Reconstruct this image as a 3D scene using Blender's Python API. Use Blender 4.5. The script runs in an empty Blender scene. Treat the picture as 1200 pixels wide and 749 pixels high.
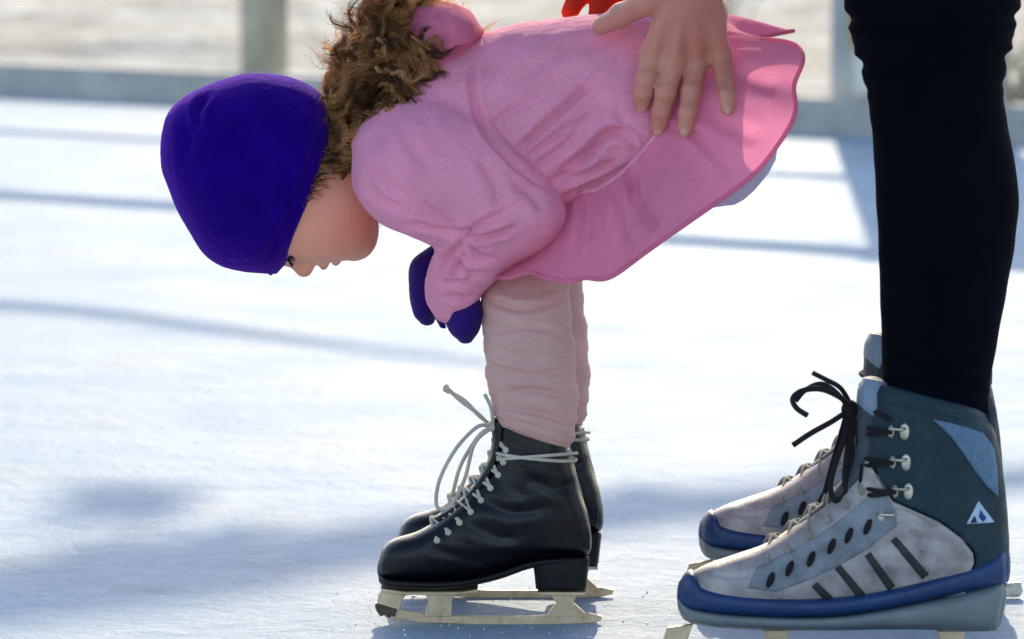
import bpy, bmesh, math, random
import numpy as np
import openvdb as vdb
from mathutils import Vector
from mathutils.bvhtree import BVHTree
from mathutils.geometry import delaunay_2d_cdt

random.seed(7); rng = np.random.default_rng(7)
SC = bpy.context.scene
COL = SC.collection
R = math.radians

# ------------------------------------------------------------------ camera
CAM_H, FPX, HORIZON = 0.75, 4920.0, -192.0
CX, CY = 600.0, 374.5
PITCH = math.atan((CY - HORIZON) / FPX)
cp, sp = math.cos(PITCH), math.sin(PITCH)

def W(px, py, Y):
    """point of the plane at distance Y that a tape measure on the reference gives"""
    px = np.asarray(px, float); py = np.asarray(py, float); Y = np.asarray(Y, float)
    u = (px - CX) / FPX; v = -(py - CY) / FPX
    dy = cp + v * sp; dz = -sp + v * cp
    s = Y / dy
    return np.stack(np.broadcast_arrays(u * s, Y, CAM_H + dz * s), -1)

def G(px, py):
    a = PITCH + math.atan((py - CY) / FPX)
    Y = CAM_H / math.tan(a)
    p = W(px, py, Y); return Vector((float(p[0]), float(Y), 0.0))

def PX(V):
    y = V[:, 1]; z = V[:, 2] - CAM_H
    f = y * cp - z * sp; up = y * sp + z * cp
    return CX + FPX * V[:, 0] / f, CY - FPX * up / f

cam = bpy.data.cameras.new('camera'); co = bpy.data.objects.new('camera', cam); COL.objects.link(co)
co.location = (0, 0, CAM_H); co.rotation_euler = (R(90) - PITCH, 0, 0)
cam.sensor_width = 36; cam.lens = 36 * FPX / 1200; cam.clip_end = 2000; cam.clip_start = 0.05
cam.dof.use_dof = True; cam.dof.focus_distance = 3.97; cam.dof.aperture_fstop = 7.5
SC.camera = co

# ------------------------------------------------------------------ materials
def lin(r, g, b):
    f = lambda c: (c / 12.92 if c <= .04045 else ((c + .055) / 1.055) ** 2.4)
    return (f(r / 255), f(g / 255), f(b / 255))

class NT:
    def __init__(s, name):
        s.m = bpy.data.materials.new(name); s.m.use_nodes = True
        s.t = s.m.node_tree; s.n = s.t.nodes; s.l = s.t.links
        s.b = s.n['Principled BSDF']; s.out = s.n['Material Output']
    def new(s, t, **kw):
        n = s.n.new(t)
        for k, v in kw.items(): setattr(n, k, v)
        return n
    def noise(s, scale, detail=3, rough=.55, vec=None):
        n = s.new('ShaderNodeTexNoise'); n.inputs['Scale'].default_value = scale
        n.inputs['Detail'].default_value = detail; n.inputs['Roughness'].default_value = rough
        if vec is None: vec = s.coord()
        s.l.new(vec, n.inputs['Vector']); return n.outputs['Fac']
    def coord(s):
        if not hasattr(s, '_c'): s._c = s.new('ShaderNodeTexCoord').outputs['Object']
        return s._c
    def map(s, sc=(1, 1, 1), rot=(0, 0, 0), loc=(0, 0, 0)):
        m = s.new('ShaderNodeMapping'); m.inputs['Scale'].default_value = sc
        m.inputs['Rotation'].default_value = rot; m.inputs['Location'].default_value = loc
        s.l.new(s.coord(), m.inputs['Vector']); return m.outputs['Vector']
    def ramp(s, fac, stops):
        r = s.new('ShaderNodeValToRGB'); e = r.color_ramp.elements
        while len(e) < len(stops): e.new(.5)
        for k, (p, c) in enumerate(stops):
            e[k].position = p; e[k].color = (*c, 1) if len(c) == 3 else c
        s.l.new(fac, r.inputs['Fac']); return r.outputs['Color']
    def mix(s, fac, a, b, blend='MIX'):
        m = s.new('ShaderNodeMix', data_type='RGBA', blend_type=blend)
        for sock, v in ((m.inputs[0], fac), (m.inputs[6], a), (m.inputs[7], b)):
            if hasattr(v, 'node'): s.l.new(v, sock)
            elif isinstance(v, (int, float)): sock.default_value = v
            else: sock.default_value = (*v, 1)
        return m.outputs[2]
    def math(s, op, a, b=0.0):
        m = s.new('ShaderNodeMath', operation=op)
        for k, v in enumerate((a, b)):
            if hasattr(v, 'node'): s.l.new(v, m.inputs[k])
            else: m.inputs[k].default_value = v
        return m.outputs[0]
    def bump(s, h, dist=.001, strength=1.0):
        b = s.new('ShaderNodeBump'); b.inputs['Distance'].default_value = dist
        b.inputs['Strength'].default_value = strength
        s.l.new(h, b.inputs['Height']); s.l.new(b.outputs['Normal'], s.b.inputs['Normal']); return b
    def set(s, **kw):
        for k, v in kw.items():
            i = s.b.inputs[k.replace('_', ' ')]
            if hasattr(v, 'node'): s.l.new(v, i)
            elif i.type == 'RGBA': i.default_value = (*v, 1)
            else: i.default_value = v
        return s
    def translucent(s, col, amt):
        t = s.new('ShaderNodeBsdfTranslucent')
        if hasattr(col, 'node'): s.l.new(col, t.inputs['Color'])
        else: t.inputs['Color'].default_value = (*col, 1)
        x = s.new('ShaderNodeMixShader'); x.inputs[0].default_value = amt
        s.l.new(s.b.outputs[0], x.inputs[1]); s.l.new(t.outputs[0], x.inputs[2])
        s.l.new(x.outputs[0], s.out.inputs['Surface']); return s

def cloth(name, c, var=.25, bump=.0006, scale=420, sheen=.35, rough=.9, trans=0, tcol=None):
    k = NT(name)
    n1 = k.noise(28, 4); n2 = k.noise(scale, 3, .7)
    dark = tuple(x * (1 - var) for x in c); light = tuple(min(1, x * (1 + var * .5)) for x in c)
    col = k.ramp(k.math('ADD', k.math('MULTIPLY', n1, .5), k.math('MULTIPLY', n2, .45)), [(.32, dark), (.68, light)])
    k.set(Base_Color=col, Roughness=rough, Sheen_Weight=sheen, Sheen_Roughness=.4)
    k.b.inputs['Specular IOR Level'].default_value = .15
    k.b.inputs['Sheen Tint'].default_value = (*[min(1, x * 1.3 + .15) for x in c], 1)
    k.bump(k.math('ADD', n2, k.math('MULTIPLY', k.noise(90, 3), 1.5)), bump)
    if trans: k.translucent(tcol or c, trans)
    return k.m

def simple(name, c, rough=.5, var=.2, scale=60, metal=0, bump=.0003, bscale=300, spec=.5, coat=0):
    k = NT(name)
    n = k.noise(scale, 5, .6)
    col = k.ramp(n, [(.3, tuple(x * (1 - var) for x in c)), (.7, tuple(min(1, x * (1 + var)) for x in c))])
    rr = k.ramp(k.noise(scale * 2.3, 4), [(.3, (max(0, rough - .12),) * 3), (.7, (min(1, rough + .12),) * 3)])
    k.set(Base_Color=col, Roughness=rr, Metallic=metal, Coat_Weight=coat)
    k.b.inputs['Specular IOR Level'].default_value = spec
    if bump: k.bump(k.noise(bscale, 4), bump)
    return k.m

M = {}
PINK = (.90, .31, .44)
M['pink'] = cloth('pink_fleece', PINK, .2, .0014, 430, .3)
M['skirt'] = cloth('pink_fleece_skirt', (.92, .25, .39), .16, .0009, 520, .25, trans=.36, tcol=(.92, .30, .50))
M['pale'] = cloth('pale_lavender_cotton', (.62, .50, .64), .15, .0004, 500, .2)
M['legging'] = cloth('mauve_pink_knit', (.66, .38, .335), .2, .0006, 700, .3)
M['hat'] = cloth('violet_fleece', (.016, .0004, .185), .4, .0012, 420, .6)
M['hat'].node_tree.nodes['Principled BSDF'].inputs['Specular IOR Level'].default_value = .03
M['hat'].node_tree.nodes['Principled BSDF'].inputs['Sheen Tint'].default_value = (.35, .08, .85, 1)
M['mitten'] = cloth('indigo_fleece', (.03, .008, .14), .3, .0009, 480, .4)
M['trouser'] = cloth('black_denim', (.003, .0034, .007), .4, .0004, 900, .0)
M['trouser'].node_tree.nodes['Principled BSDF'].inputs['Specular IOR Level'].default_value = .03
M['jacket'] = cloth('black_jacket', (.012, .013, .018), .3, .0006, 500, .1)
M['leather'] = simple('black_leather', (.0025, .003, .005), .34, .3, 40, 0, .0004, 260, .32)
M['welt'] = simple('black_sole', (.006, .006, .007), .5, .3, 60, 0, .0003, 300, .25)
M['cream_lace'] = cloth('cream_lace', (.56, .50, .41), .3, .0004, 1400, .1)
M['sunlit_dark_lace'] = cloth('sunlit_dark_lace', (.34, .31, .25), .5, .0004, 1200, .1)  # dark lace crossing the ridge, its sun glint painted in as tan
M['dark_lace'] = cloth('dark_lace', (.022, .018, .02), .5, .0004, 1200, .1)
M['silver'] = simple('silver_synthetic', (.35, .30, .285), .5, .38, 38, .25, .0004, 420, .4)
M['teal'] = simple('dark_teal_nubuck', (.008, .026, .036), .6, .3, 30, 0, .0005, 500, .35)
M['sky'] = simple('pale_blue_mesh', (.10, .17, .25), .6, .2, 200, 0, .0006, 700, .3)
M['blue'] = simple('royal_blue_rubber', (.004, .030, .115), .5, .25, 50, 0, .0002, 300, .5)
M['greysole'] = simple('grey_plastic', (.145, .16, .165), .45, .15, 30, 0, .0003, 200, .5)
M['tongue'] = simple('grey_blue_tongue', (.05, .055, .066), .7, .35, 60, 0, .0006, 500, .3)
M['eyestay'] = simple('grey_blue_suede', (.20, .215, .235), .65, .3, 50, 0, .0005, 500, .25)
M['tongue_pale'] = simple('pale_grey_blue_lining', (.20, .25, .31), .65, .2, 60, 0, .0005, 500, .25)
M['slash'] = simple('dark_rubber_groove', (.026, .023, .022), .75, .2, 60)
M['metal'] = simple('bright_metal', (.55, .50, .40), .45, .3, 60, 1, .0001)
M['logo'] = simple('printed_pale_mark', (.4, .5, .62), .6, .1, 100, 0, 0)
M['logo2'] = simple('printed_blue_mark', (.006, .03, .2), .6, .1, 100, 0, 0)

k = NT('cream_blade_steel')                       # painted blade mount with rusty wear
n = k.noise(55, 6, .7)
k.set(Base_Color=k.ramp(n, [(.30, (.20, .11, .05)), (.40, (.58, .42, .26)), (.7, (.80, .64, .45))]),
      Metallic=.4, Roughness=k.ramp(k.noise(90, 4), [(.3, (.28,) * 3), (.7, (.55,) * 3)]))
k.bump(k.noise(260, 4), .0003); M['blade'] = k.m
M['steel_dark'] = simple('rusty_dark_steel', (.08, .06, .045), .5, .4, 90, .6, .0003, 300)
M['steel'] = simple('worn_steel', (.45, .44, .42), .32, .35, 70, 1, .0002, 300)

def skin(name, base, red, spots, blush=None):
    k = NT(name)
    c = k.mix(k.math('MULTIPLY', k.noise(45, 4), .6), base, red)
    if blush:
        for (p, r) in blush:
            g = k.new('ShaderNodeTexGradient', gradient_type='SPHERICAL')
            m = k.new('ShaderNodeMapping', vector_type='POINT'); m.inputs['Scale'].default_value = (1 / r,) * 3
            m.inputs['Location'].default_value = tuple(-x / r for x in p)
            k.l.new(k.coord(), m.inputs['Vector']); k.l.new(m.outputs['Vector'], g.inputs['Vector'])
            c = k.mix(k.math('MULTIPLY', g.outputs['Fac'], .75), c, (.76, .20, .13))
    k.set(Base_Color=c, Roughness=.48, Subsurface_Weight=.35, Subsurface_Scale=.006)
    k.b.inputs['Subsurface Radius'].default_value = (1, .35, .2)
    k.bump(k.math('ADD', k.noise(600, 3), k.math('MULTIPLY', k.noise(spots, 3), 1.5)), .0005)
    return k.m
M['nail'] = simple('finger_nail', (.60, .27, .20), .35, .1, 80, 0, 0)
M['eye'] = simple('dark_eye', (.012, .008, .006), .12, .2, 60, 0, 0)
M['lash'] = simple('brown_lash', (.02, .012, .008), .6, .2, 60, 0, 0)
M['lip'] = simple('pink_lip', (.50, .20, .18), .45, .15, 120, 0, .0002, 600)

k = NT('curly_hair')
gi = k.new('ShaderNodeAttribute', attribute_name='tone')
c = k.ramp(gi.outputs['Fac'], [(0, (.08, .028, .009)), (.3, (.30, .125, .043)), (.65, (.72, .39, .15)), (1, (.97, .66, .33))])
k.set(Base_Color=c, Roughness=.42); k.b.inputs['Specular IOR Level'].default_value = .6
k.translucent(c, .6); M['hair'] = k.m
M['hair_dark'] = cloth('brown_hair_underlayer', (.035, .016, .008), .4, .001, 300, .1)
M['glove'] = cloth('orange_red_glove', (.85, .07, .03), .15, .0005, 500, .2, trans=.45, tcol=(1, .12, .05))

# ice
k = NT('rink_ice')
def scratch(rot, sx, sy, w, off):
    v = k.map((sx, sy, 1), (0, 0, rot), (off, off * 2.1, 0))
    f = k.noise(1.0, 3, .5, v)
    d = k.math('ABSOLUTE', k.math('SUBTRACT', f, .5))
    return k.ramp(d, [(0, (1, 1, 1)), (w, (0, 0, 0))])
s_all = None
for (rot, sx, sy, w, off) in ((.62, 1.5, 55, .012, 1), (-.5, 1.2, 70, .010, 4), (.15, 1.0, 60, .009, 9), (-1.1, 1.6, 50, .010, 15), (1.2, 1.3, 60, .009, 21)):
    x = scratch(rot, sx, sy, w, off)
    s_all = x if s_all is None else k.math('MAXIMUM', s_all, x)
mask = k.ramp(k.noise(1.7, 4), [(.42, (0, 0, 0)), (.62, (1, 1, 1))])
s_all = k.math('MULTIPLY', s_all, mask)
big = k.noise(3.4, 9, .68); grain = k.noise(120, 4, .75); speck = k.math('MULTIPLY', k.ramp(k.noise(60, 5, .8), [(.56, (0, 0, 0)), (.70, (1, 1, 1))]), k.ramp(k.noise(2.2, 5, .7), [(.4, (.1,) * 3), (.6, (1, 1, 1))]))
col = k.ramp(big, [(.36, (.27, .335, .40)), (.47, (.345, .424, .50)), (.60, (.385, .462, .535))])
col = k.mix(k.math('MULTIPLY', s_all, .10), col, (.50, .55, .59))
col = k.mix(k.math('MULTIPLY', speck, .75), col, (.24, .275, .31))
k.set(Base_Color=col, Roughness=k.ramp(k.math('ADD', k.math('MULTIPLY', big, .6), k.math('MULTIPLY', grain, .4)), [(.35, (.45,) * 3), (.65, (.7,) * 3)]))
k.b.inputs['Specular IOR Level'].default_value = .04; k.b.inputs['IOR'].default_value = 1.31
hgt = k.math('ADD', k.math('MULTIPLY', grain, .9), k.math('ADD', k.math('ADD', k.math('MULTIPLY', k.noise(16, 6, .75), 4.0), k.math('MULTIPLY', k.noise(4.5, 5, .6), 7.0)), k.math('MULTIPLY', s_all, -.08)))
k.bump(hgt, .0016); M['ice'] = k.m

k = NT('trampled_snow')
n = k.noise(1.6, 7, .7); n2 = k.noise(6, 5, .7)
k.set(Base_Color=k.ramp(k.math('ADD', k.math('MULTIPLY', n, .6), k.math('MULTIPLY', n2, .4)), [(.36, (.08, .08, .075)), (.47, (.19, .185, .175)), (.56, (.34, .34, .33)), (.66, (.62, .61, .58))]), Roughness=.85)
k.bump(n2, .05); M['snow'] = k.m
M['board'] = simple('weathered_blue_grey_board', (.45, .41, .37), .75, .25, 5, 0, .004, 30)
M['post'] = simple('weathered_grey_wood', (.46, .38, .26), .8, .3, 9, 0, .004, 30)
M['concrete'] = simple('pale_concrete', (.42, .42, .40), .85, .2, 4, 0, .004, 25)
M['ochre'] = simple('ochre_panel', (.36, .27, .10), .7, .2, 8)
M['whitebox'] = simple('white_painted_box', (.72, .70, .62), .6, .1, 8)
M['bark'] = simple('grey_bark', (.09, .075, .06), .9, .35, 8, 0, .02, 20)
M['twig'] = simple('dry_grass', (.34, .31, .22), .8, .3, 10)
M['shav'] = simple('ice_shaving', (.8, .82, .84), .6, .05, 100, 0, 0)

# ------------------------------------------------------------------ mesh helpers
def link(o, parent=None, loc=None):
    COL.objects.link(o)
    if parent is not None: o.parent = parent
    return o

def world_loc(o):
    p = Vector((0, 0, 0))
    while o is not None: p += o.location; o = o.parent
    return p

def mkobj(name, V, F, mat, parent=None, smooth=True, at=None):
    V = np.asarray(V, float)
    base = world_loc(parent) if parent is not None else Vector((0, 0, 0))
    if at is not None: base = base + (Vector(at) - base)
    me = bpy.data.meshes.new(name)
    me.from_pydata([tuple(v) for v in (V - np.array(base))], [], [tuple(int(i) for i in f) for f in F])
    me.validate(); me.update()
    bm = bmesh.new(); bm.from_mesh(me); bmesh.ops.recalc_face_normals(bm, faces=bm.faces); bm.to_mesh(me); bm.free()
    if smooth: me.polygons.foreach_set('use_smooth', [True] * len(me.polygons))
    me.materials.append(mat)
    o = bpy.data.objects.new(name, me); link(o, parent)
    if at is not None and parent is None: o.location = at
    return o

def empty(name, loc):
    o = bpy.data.objects.new(name, None); o.location = loc; o.empty_display_size = .1; COL.objects.link(o); return o

def tag(o, label=None, cat=None, group=None, kind=None):
    if label: o['label'] = label
    if cat: o['category'] = cat
    if group: o['group'] = group
    if kind: o['kind'] = kind
    return o

def join(parts):
    V, F, n = [], [], 0
    for v, f in parts:
        V.append(np.asarray(v, float)); F += [tuple(i + n for i in q) for q in f]; n += len(v)
    return np.concatenate(V), F

def catmull(A, n):
    A = np.asarray(A, float); m = len(A)
    if m < 3:
        t = np.linspace(0, 1, n)[:, None]; return A[0] * (1 - t) + A[-1] * t
    P = np.vstack([2 * A[0] - A[1], A, 2 * A[-1] - A[-2]])
    out = []
    for x in np.linspace(0, m - 1, n):
        i = min(int(x), m - 2); t = x - i
        p0, p1, p2, p3 = P[i], P[i + 1], P[i + 2], P[i + 3]
        out.append(.5 * ((2 * p1) + (p2 - p0) * t + (2 * p0 - 5 * p1 + 4 * p2 - p3) * t * t + (3 * p1 - p0 - 3 * p2 + p3) * t ** 3))
    return np.array(out)

def loft(secs, n=48, rings=None, pw=2.2, cap=True, capr=.5, capt=None, Y=None, wave=None):
    """sections (ax, ay, bx, by, half_depth, Y[, bulge_x, bulge_y]); a solid with those outlines"""
    S = np.array([tuple(s) + ((Y,) if len(s) == 5 else ()) + ((0, 0) if len(s) < 7 else ()) for s in secs], float)
    rings = rings or (len(S) - 1) * 10 + 1
    S = catmull(S, rings)
    t = np.arange(n) / n * 2 * math.pi
    ct, st = np.cos(t), np.sin(t)
    e = 2 / pw
    ct = np.sign(ct) * np.abs(ct) ** e; st = np.sign(st) * np.abs(st) ** e
    V, F = [], []
    for r, s in enumerate(S):
        c = (s[:2] + s[2:4]) / 2; h = (s[:2] - s[2:4]) / 2
        px = c[0] + ct * h[0] + st * s[6]; py = c[1] + ct * h[1] + st * s[7]
        yy = s[5] - st * s[4]
        if wave: px, py, yy = wave(r / (rings - 1), t, px, py, yy, c, s[5])
        V.append(W(px, py, yy))
    nr = rings
    V = list(V)
    if cap:
        def capring(Rg, Rprev, capr):
            c = Rg.mean(0); d = c - Rprev.mean(0); L = np.linalg.norm(d); d = d / (L + 1e-9)
            rad = np.linalg.norm(Rg - c, axis=1).min()
            out = []
            for q in (.35, .65, .87):
                k_ = math.sqrt(1 - q * q)
                out.append(c + (Rg - c) * k_ + d * rad * capr * q)
            out.append(c + (Rg - c) * .12 + d * rad * capr)
            return out
        head = capring(V[0], V[1], capr)[::-1]; tail = capring(V[-1], V[-2], capr if capt is None else capt)
        V = head + V + tail; nr = len(V)
    V = np.concatenate(V)
    for r in range(nr - 1):
        for i in range(n):
            j = (i + 1) % n
            F.append((r * n + i, r * n + j, (r + 1) * n + j, (r + 1) * n + i))
    if cap:
        F.append(tuple(range(n))[::-1]); F.append(tuple(range((nr - 1) * n, nr * n)))
    return V, F

def tube(P, r, n=8, closed=False):
    P = np.asarray(P, float); m = len(P)
    r = np.broadcast_to(np.asarray(r, float), (m,))
    T = np.gradient(P, axis=0); T /= np.linalg.norm(T, axis=1)[:, None] + 1e-12
    up = np.array([0.13, .9, .41]); N = np.cross(T[0], up); N /= np.linalg.norm(N) + 1e-9
    V = []
    t = np.arange(n) / n * 2 * math.pi
    for i in range(m):
        N = N - T[i] * np.dot(N, T[i]); N /= np.linalg.norm(N) + 1e-9
        B = np.cross(T[i], N)
        V.append(P[i] + r[i] * (np.cos(t)[:, None] * N + np.sin(t)[:, None] * B))
    V = np.concatenate(V); F = []
    for i in range(m - 1):
        for a in range(n):
            b = (a + 1) % n; F.append((i * n + a, i * n + b, (i + 1) * n + b, (i + 1) * n + a))
    F.append(tuple(range(n))[::-1]); F.append(tuple(range((m - 1) * n, m * n)))
    return V, F

def pxtube(pts, Y, r, n=8, m=None):
    """pts (px, py[, Y])"""
    A = np.array([(p[0], p[1], p[2] if len(p) > 2 else Y) for p in pts], float)
    A = catmull(A, m or (len(A) - 1) * 8 + 1)
    r = np.interp(np.linspace(0, 1, len(A)), np.linspace(0, 1, len(np.atleast_1d(r))), np.atleast_1d(r))
    return tube(W(A[:, 0], A[:, 1], A[:, 2]), r, n)

def ellipsoid(c, r, rot=None, n=24, m=16):
    V, F = [], []
    for i in range(m + 1):
        a = math.pi * i / m
        for j in range(n):
            b = 2 * math.pi * j / n
            V.append((math.sin(a) * math.cos(b), math.sin(a) * math.sin(b), math.cos(a)))
    V = np.array(V) * np.array(r)
    if rot is not None: V = V @ np.array(rot).T
    V = V + np.array(c)
    for i in range(m):
        for j in range(n):
            k_ = (j + 1) % n; F.append((i * n + j, i * n + k_, (i + 1) * n + k_, (i + 1) * n + j))
    return V, F

def box(x0, x1, y0, y1, z0, z1):
    V = [(x, y, z) for x in (x0, x1) for y in (y0, y1) for z in (z0, z1)]
    return np.array(V, float), [(0, 1, 3, 2), (4, 6, 7, 5), (0, 4, 5, 1), (2, 3, 7, 6), (0, 2, 6, 4), (1, 5, 7, 3)]

def slab(poly, Y, half, bev=.0008):
    """an outline in profile given thickness, edges chamfered"""
    P = np.array(poly, float); n = len(P)
    c = P.mean(0)
    ins = []
    for i in range(n):
        a, b, d = P[i - 1], P[i], P[(i + 1) % n]
        e1 = (b - a) / (np.linalg.norm(b - a) + 1e-9); e2 = (d - b) / (np.linalg.norm(d - b) + 1e-9)
        nn = np.array([-(e1 + e2)[1], (e1 + e2)[0]]); nn /= np.linalg.norm(nn) + 1e-9
        ins.append(nn)
    area = .5 * sum(P[i - 1][0] * P[i][1] - P[i][0] * P[i - 1][1] for i in range(n))
    sgn = 1 if area > 0 else -1
    Q = P + np.array(ins) * sgn * bev * 1230
    V = np.concatenate([W(Q[:, 0], Q[:, 1], Y - half), W(P[:, 0], P[:, 1], Y - half + bev), W(P[:, 0], P[:, 1], Y + half - bev), W(Q[:, 0], Q[:, 1], Y + half)])
    # same outline at true size on all four layers
    base = W(P[:, 0], P[:, 1], Y); qb = W(Q[:, 0], Q[:, 1], Y)
    V[:n] = qb; V[:n, 1] = Y - half; V[n:2 * n] = base; V[n:2 * n, 1] = Y - half + bev
    V[2 * n:3 * n] = base; V[2 * n:3 * n, 1] = Y + half - bev; V[3 * n:] = qb; V[3 * n:, 1] = Y + half
    F = []
    for L in range(3):
        for i in range(n):
            j = (i + 1) % n; F.append((L * n + i, L * n + j, (L + 1) * n + j, (L + 1) * n + i))
    F.append(tuple(range(n))[::-1]); F.append(tuple(range(3 * n, 4 * n)))
    return V, F

# signed distance fields on a grid
class Field:
    def __init__(s, lo, hi, vox):
        s.lo = np.array(lo, float); s.vox = vox
        s.n = np.ceil((np.array(hi) - s.lo) / vox).astype(int) + 1
        s.a = np.full(s.n, .2, np.float32)
    def block(s, lo, hi):
        i0 = np.clip(np.floor((np.array(lo) - s.lo) / s.vox).astype(int), 0, s.n)
        i1 = np.clip(np.ceil((np.array(hi) - s.lo) / s.vox).astype(int) + 1, 0, s.n)
        sl = tuple(slice(a, b) for a, b in zip(i0, i1))
        ax = [s.lo[k_] + s.vox * np.arange(i0[k_], i1[k_]) for k_ in range(3)]
        X, Y_, Z = np.meshgrid(*ax, indexing='ij')
        return sl, X, Y_, Z
    def smin(s, sl, d, k):
        a = s.a[sl]
        if k <= 0: s.a[sl] = np.minimum(a, d); return
        h = np.maximum(k - np.abs(a - d), 0) / k
        s.a[sl] = np.minimum(a, d) - h * h * k * .25
    def cone(s, p, q, r1, r2, k=.01, flat=None):
        p, q = np.array(p, float), np.array(q, float); m = max(r1, r2) + k + .02
        sl, X, Y_, Z = s.block(np.minimum(p, q) - m, np.maximum(p, q) + m)
        d = q - p; L = d @ d + 1e-12
        t = np.clip(((X - p[0]) * d[0] + (Y_ - p[1]) * d[1] + (Z - p[2]) * d[2]) / L, 0, 1)
        dist = np.sqrt((X - p[0] - t * d[0]) ** 2 + (Y_ - p[1] - t * d[1]) ** 2 + (Z - p[2] - t * d[2]) ** 2) - (r1 + (r2 - r1) * t)
        s.smin(sl, dist.astype(np.float32), k)
    def ell(s, c, r, k=.01, rot=None, sub=False):
        c = np.array(c, float); r = np.array(r, float); m = r.max() + k + .02
        sl, X, Y_, Z = s.block(c - m, c + m)
        P = np.stack([X - c[0], Y_ - c[1], Z - c[2]], -1)
        if rot is not None: P = P @ np.array(rot)
        k0 = np.linalg.norm(P / r, axis=-1); k1 = np.linalg.norm(P / (r * r), axis=-1) + 1e-9
        d = (k0 * (k0 - 1) / k1).astype(np.float32)
        if sub:
            a = s.a[sl]; h = np.maximum(k - np.abs(-a - d), 0) / k if k > 0 else 0
            s.a[sl] = -(np.minimum(-a, d) - h * h * k * .25)
        else: s.smin(sl, d, k)
    def mesh_add(s, VF, k=.008):
        V, F = VF
        tri, quad = [], []
        for f in F:
            if len(f) == 4: quad.append(f)
            elif len(f) == 3: tri.append(f)
            else:
                for i in range(1, len(f) - 1): tri.append((f[0], f[i], f[i + 1]))
        tr = vdb.createLinearTransform(voxelSize=s.vox)
        hw = max(4, int(math.ceil(k * 1.5 / s.vox)) + 2)
        Vl = (np.asarray(V) - s.lo).astype(np.float32)
        g = vdb.FloatGrid.createLevelSetFromPolygons(Vl, triangles=np.array(tri, np.uint32).reshape(-1, 3), quads=np.array(quad, np.uint32).reshape(-1, 4), transform=tr, halfWidth=hw)
        arr = np.full(s.n, 1.0, np.float32); g.copyToArray(arr, ijk=(0, 0, 0))
        s.smin((slice(None),) * 3, arr, k)
    def polymask(s, poly, Yref):
        P = W([p[0] for p in poly], [p[1] for p in poly], Yref)[:, [0, 2]]
        x = s.lo[0] + s.vox * np.arange(s.n[0]); z = s.lo[2] + s.vox * np.arange(s.n[2])
        X, Z = np.meshgrid(x, z, indexing='ij')
        return poly_sdf(P, X, Z)[:, None, :].astype(np.float32)
    def mesh(s, arr=None, smooth=2, iso=0):
        a = s.a if arr is None else arr
        g = vdb.FloatGrid(.2); g.copyFromArray(np.ascontiguousarray(np.clip(a, -.2, .2)))
        g.transform = vdb.createLinearTransform(voxelSize=s.vox)
        P, Q = g.convertToQuads(iso)
        V = np.asarray(P, float) + s.lo; F = np.asarray(Q, int)
        V = taubin(V, F, smooth)
        return V, F

def poly_sdf(P, X, Z):
    n = len(P); d = np.full(X.shape, 1e9); s = np.ones(X.shape)
    for i in range(n):
        a, b = P[i], P[i - 1]; e = b - a
        wx, wz = X - a[0], Z - a[1]
        t = np.clip((wx * e[0] + wz * e[1]) / (e @ e + 1e-12), 0, 1)
        d = np.minimum(d, (wx - t * e[0]) ** 2 + (wz - t * e[1]) ** 2)
        c1 = Z >= a[1]; c2 = Z < b[1]; c3 = e[0] * wz > e[1] * wx
        s = np.where((c1 & c2 & c3) | (~c1 & ~c2 & ~c3), -s, s)
    return s * np.sqrt(d)

def edges_of(F):
    E = set()
    for f in F:
        m = len(f)
        for i in range(m):
            a, b = int(f[i]), int(f[(i + 1) % m]); E.add((a, b) if a < b else (b, a))
    return np.array(list(E))

def taubin(V, F, it):
    if it <= 0: return V
    if isinstance(F, np.ndarray):
        E = np.concatenate([np.stack([F[:, i], F[:, (i + 1) % F.shape[1]]], 1) for i in range(F.shape[1])])
        E = np.unique(np.sort(E, 1), axis=0)
    else: E = edges_of(F)
    n = len(V); deg = np.bincount(E.ravel(), minlength=n).astype(float)[:, None] + 1e-9
    def lap(V):
        S = np.zeros_like(V)
        for k_ in range(3):
            S[:, k_] = np.bincount(E[:, 0], V[E[:, 1], k_], n) + np.bincount(E[:, 1], V[E[:, 0], k_], n)
        return S / deg - V
    for _ in range(it):
        V = V + .55 * lap(V); V = V - .57 * lap(V)
    return V

def vnormals(V, F):
    F = np.array([f if len(f) == 4 else (f[0], f[1], f[2], f[2]) for f in F if len(f) <= 4], int)
    n = np.cross(V[F[:, 2]] - V[F[:, 0]], V[F[:, 3]] - V[F[:, 1]])
    bad = F[:, 2] == F[:, 3]
    n[bad] = np.cross(V[F[bad, 1]] - V[F[bad, 0]], V[F[bad, 2]] - V[F[bad, 0]])
    N = np.zeros_like(V)
    for k_ in range(3):
        for c in range(3): N[:, c] += np.bincount(F[:, k_], n[:, c], len(V))
    N /= np.linalg.norm(N, axis=1)[:, None] + 1e-12
    # outward test
    c = V.mean(0)
    if np.mean(np.sum((V - c) * N, 1)) < 0: N = -N
    return N

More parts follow.
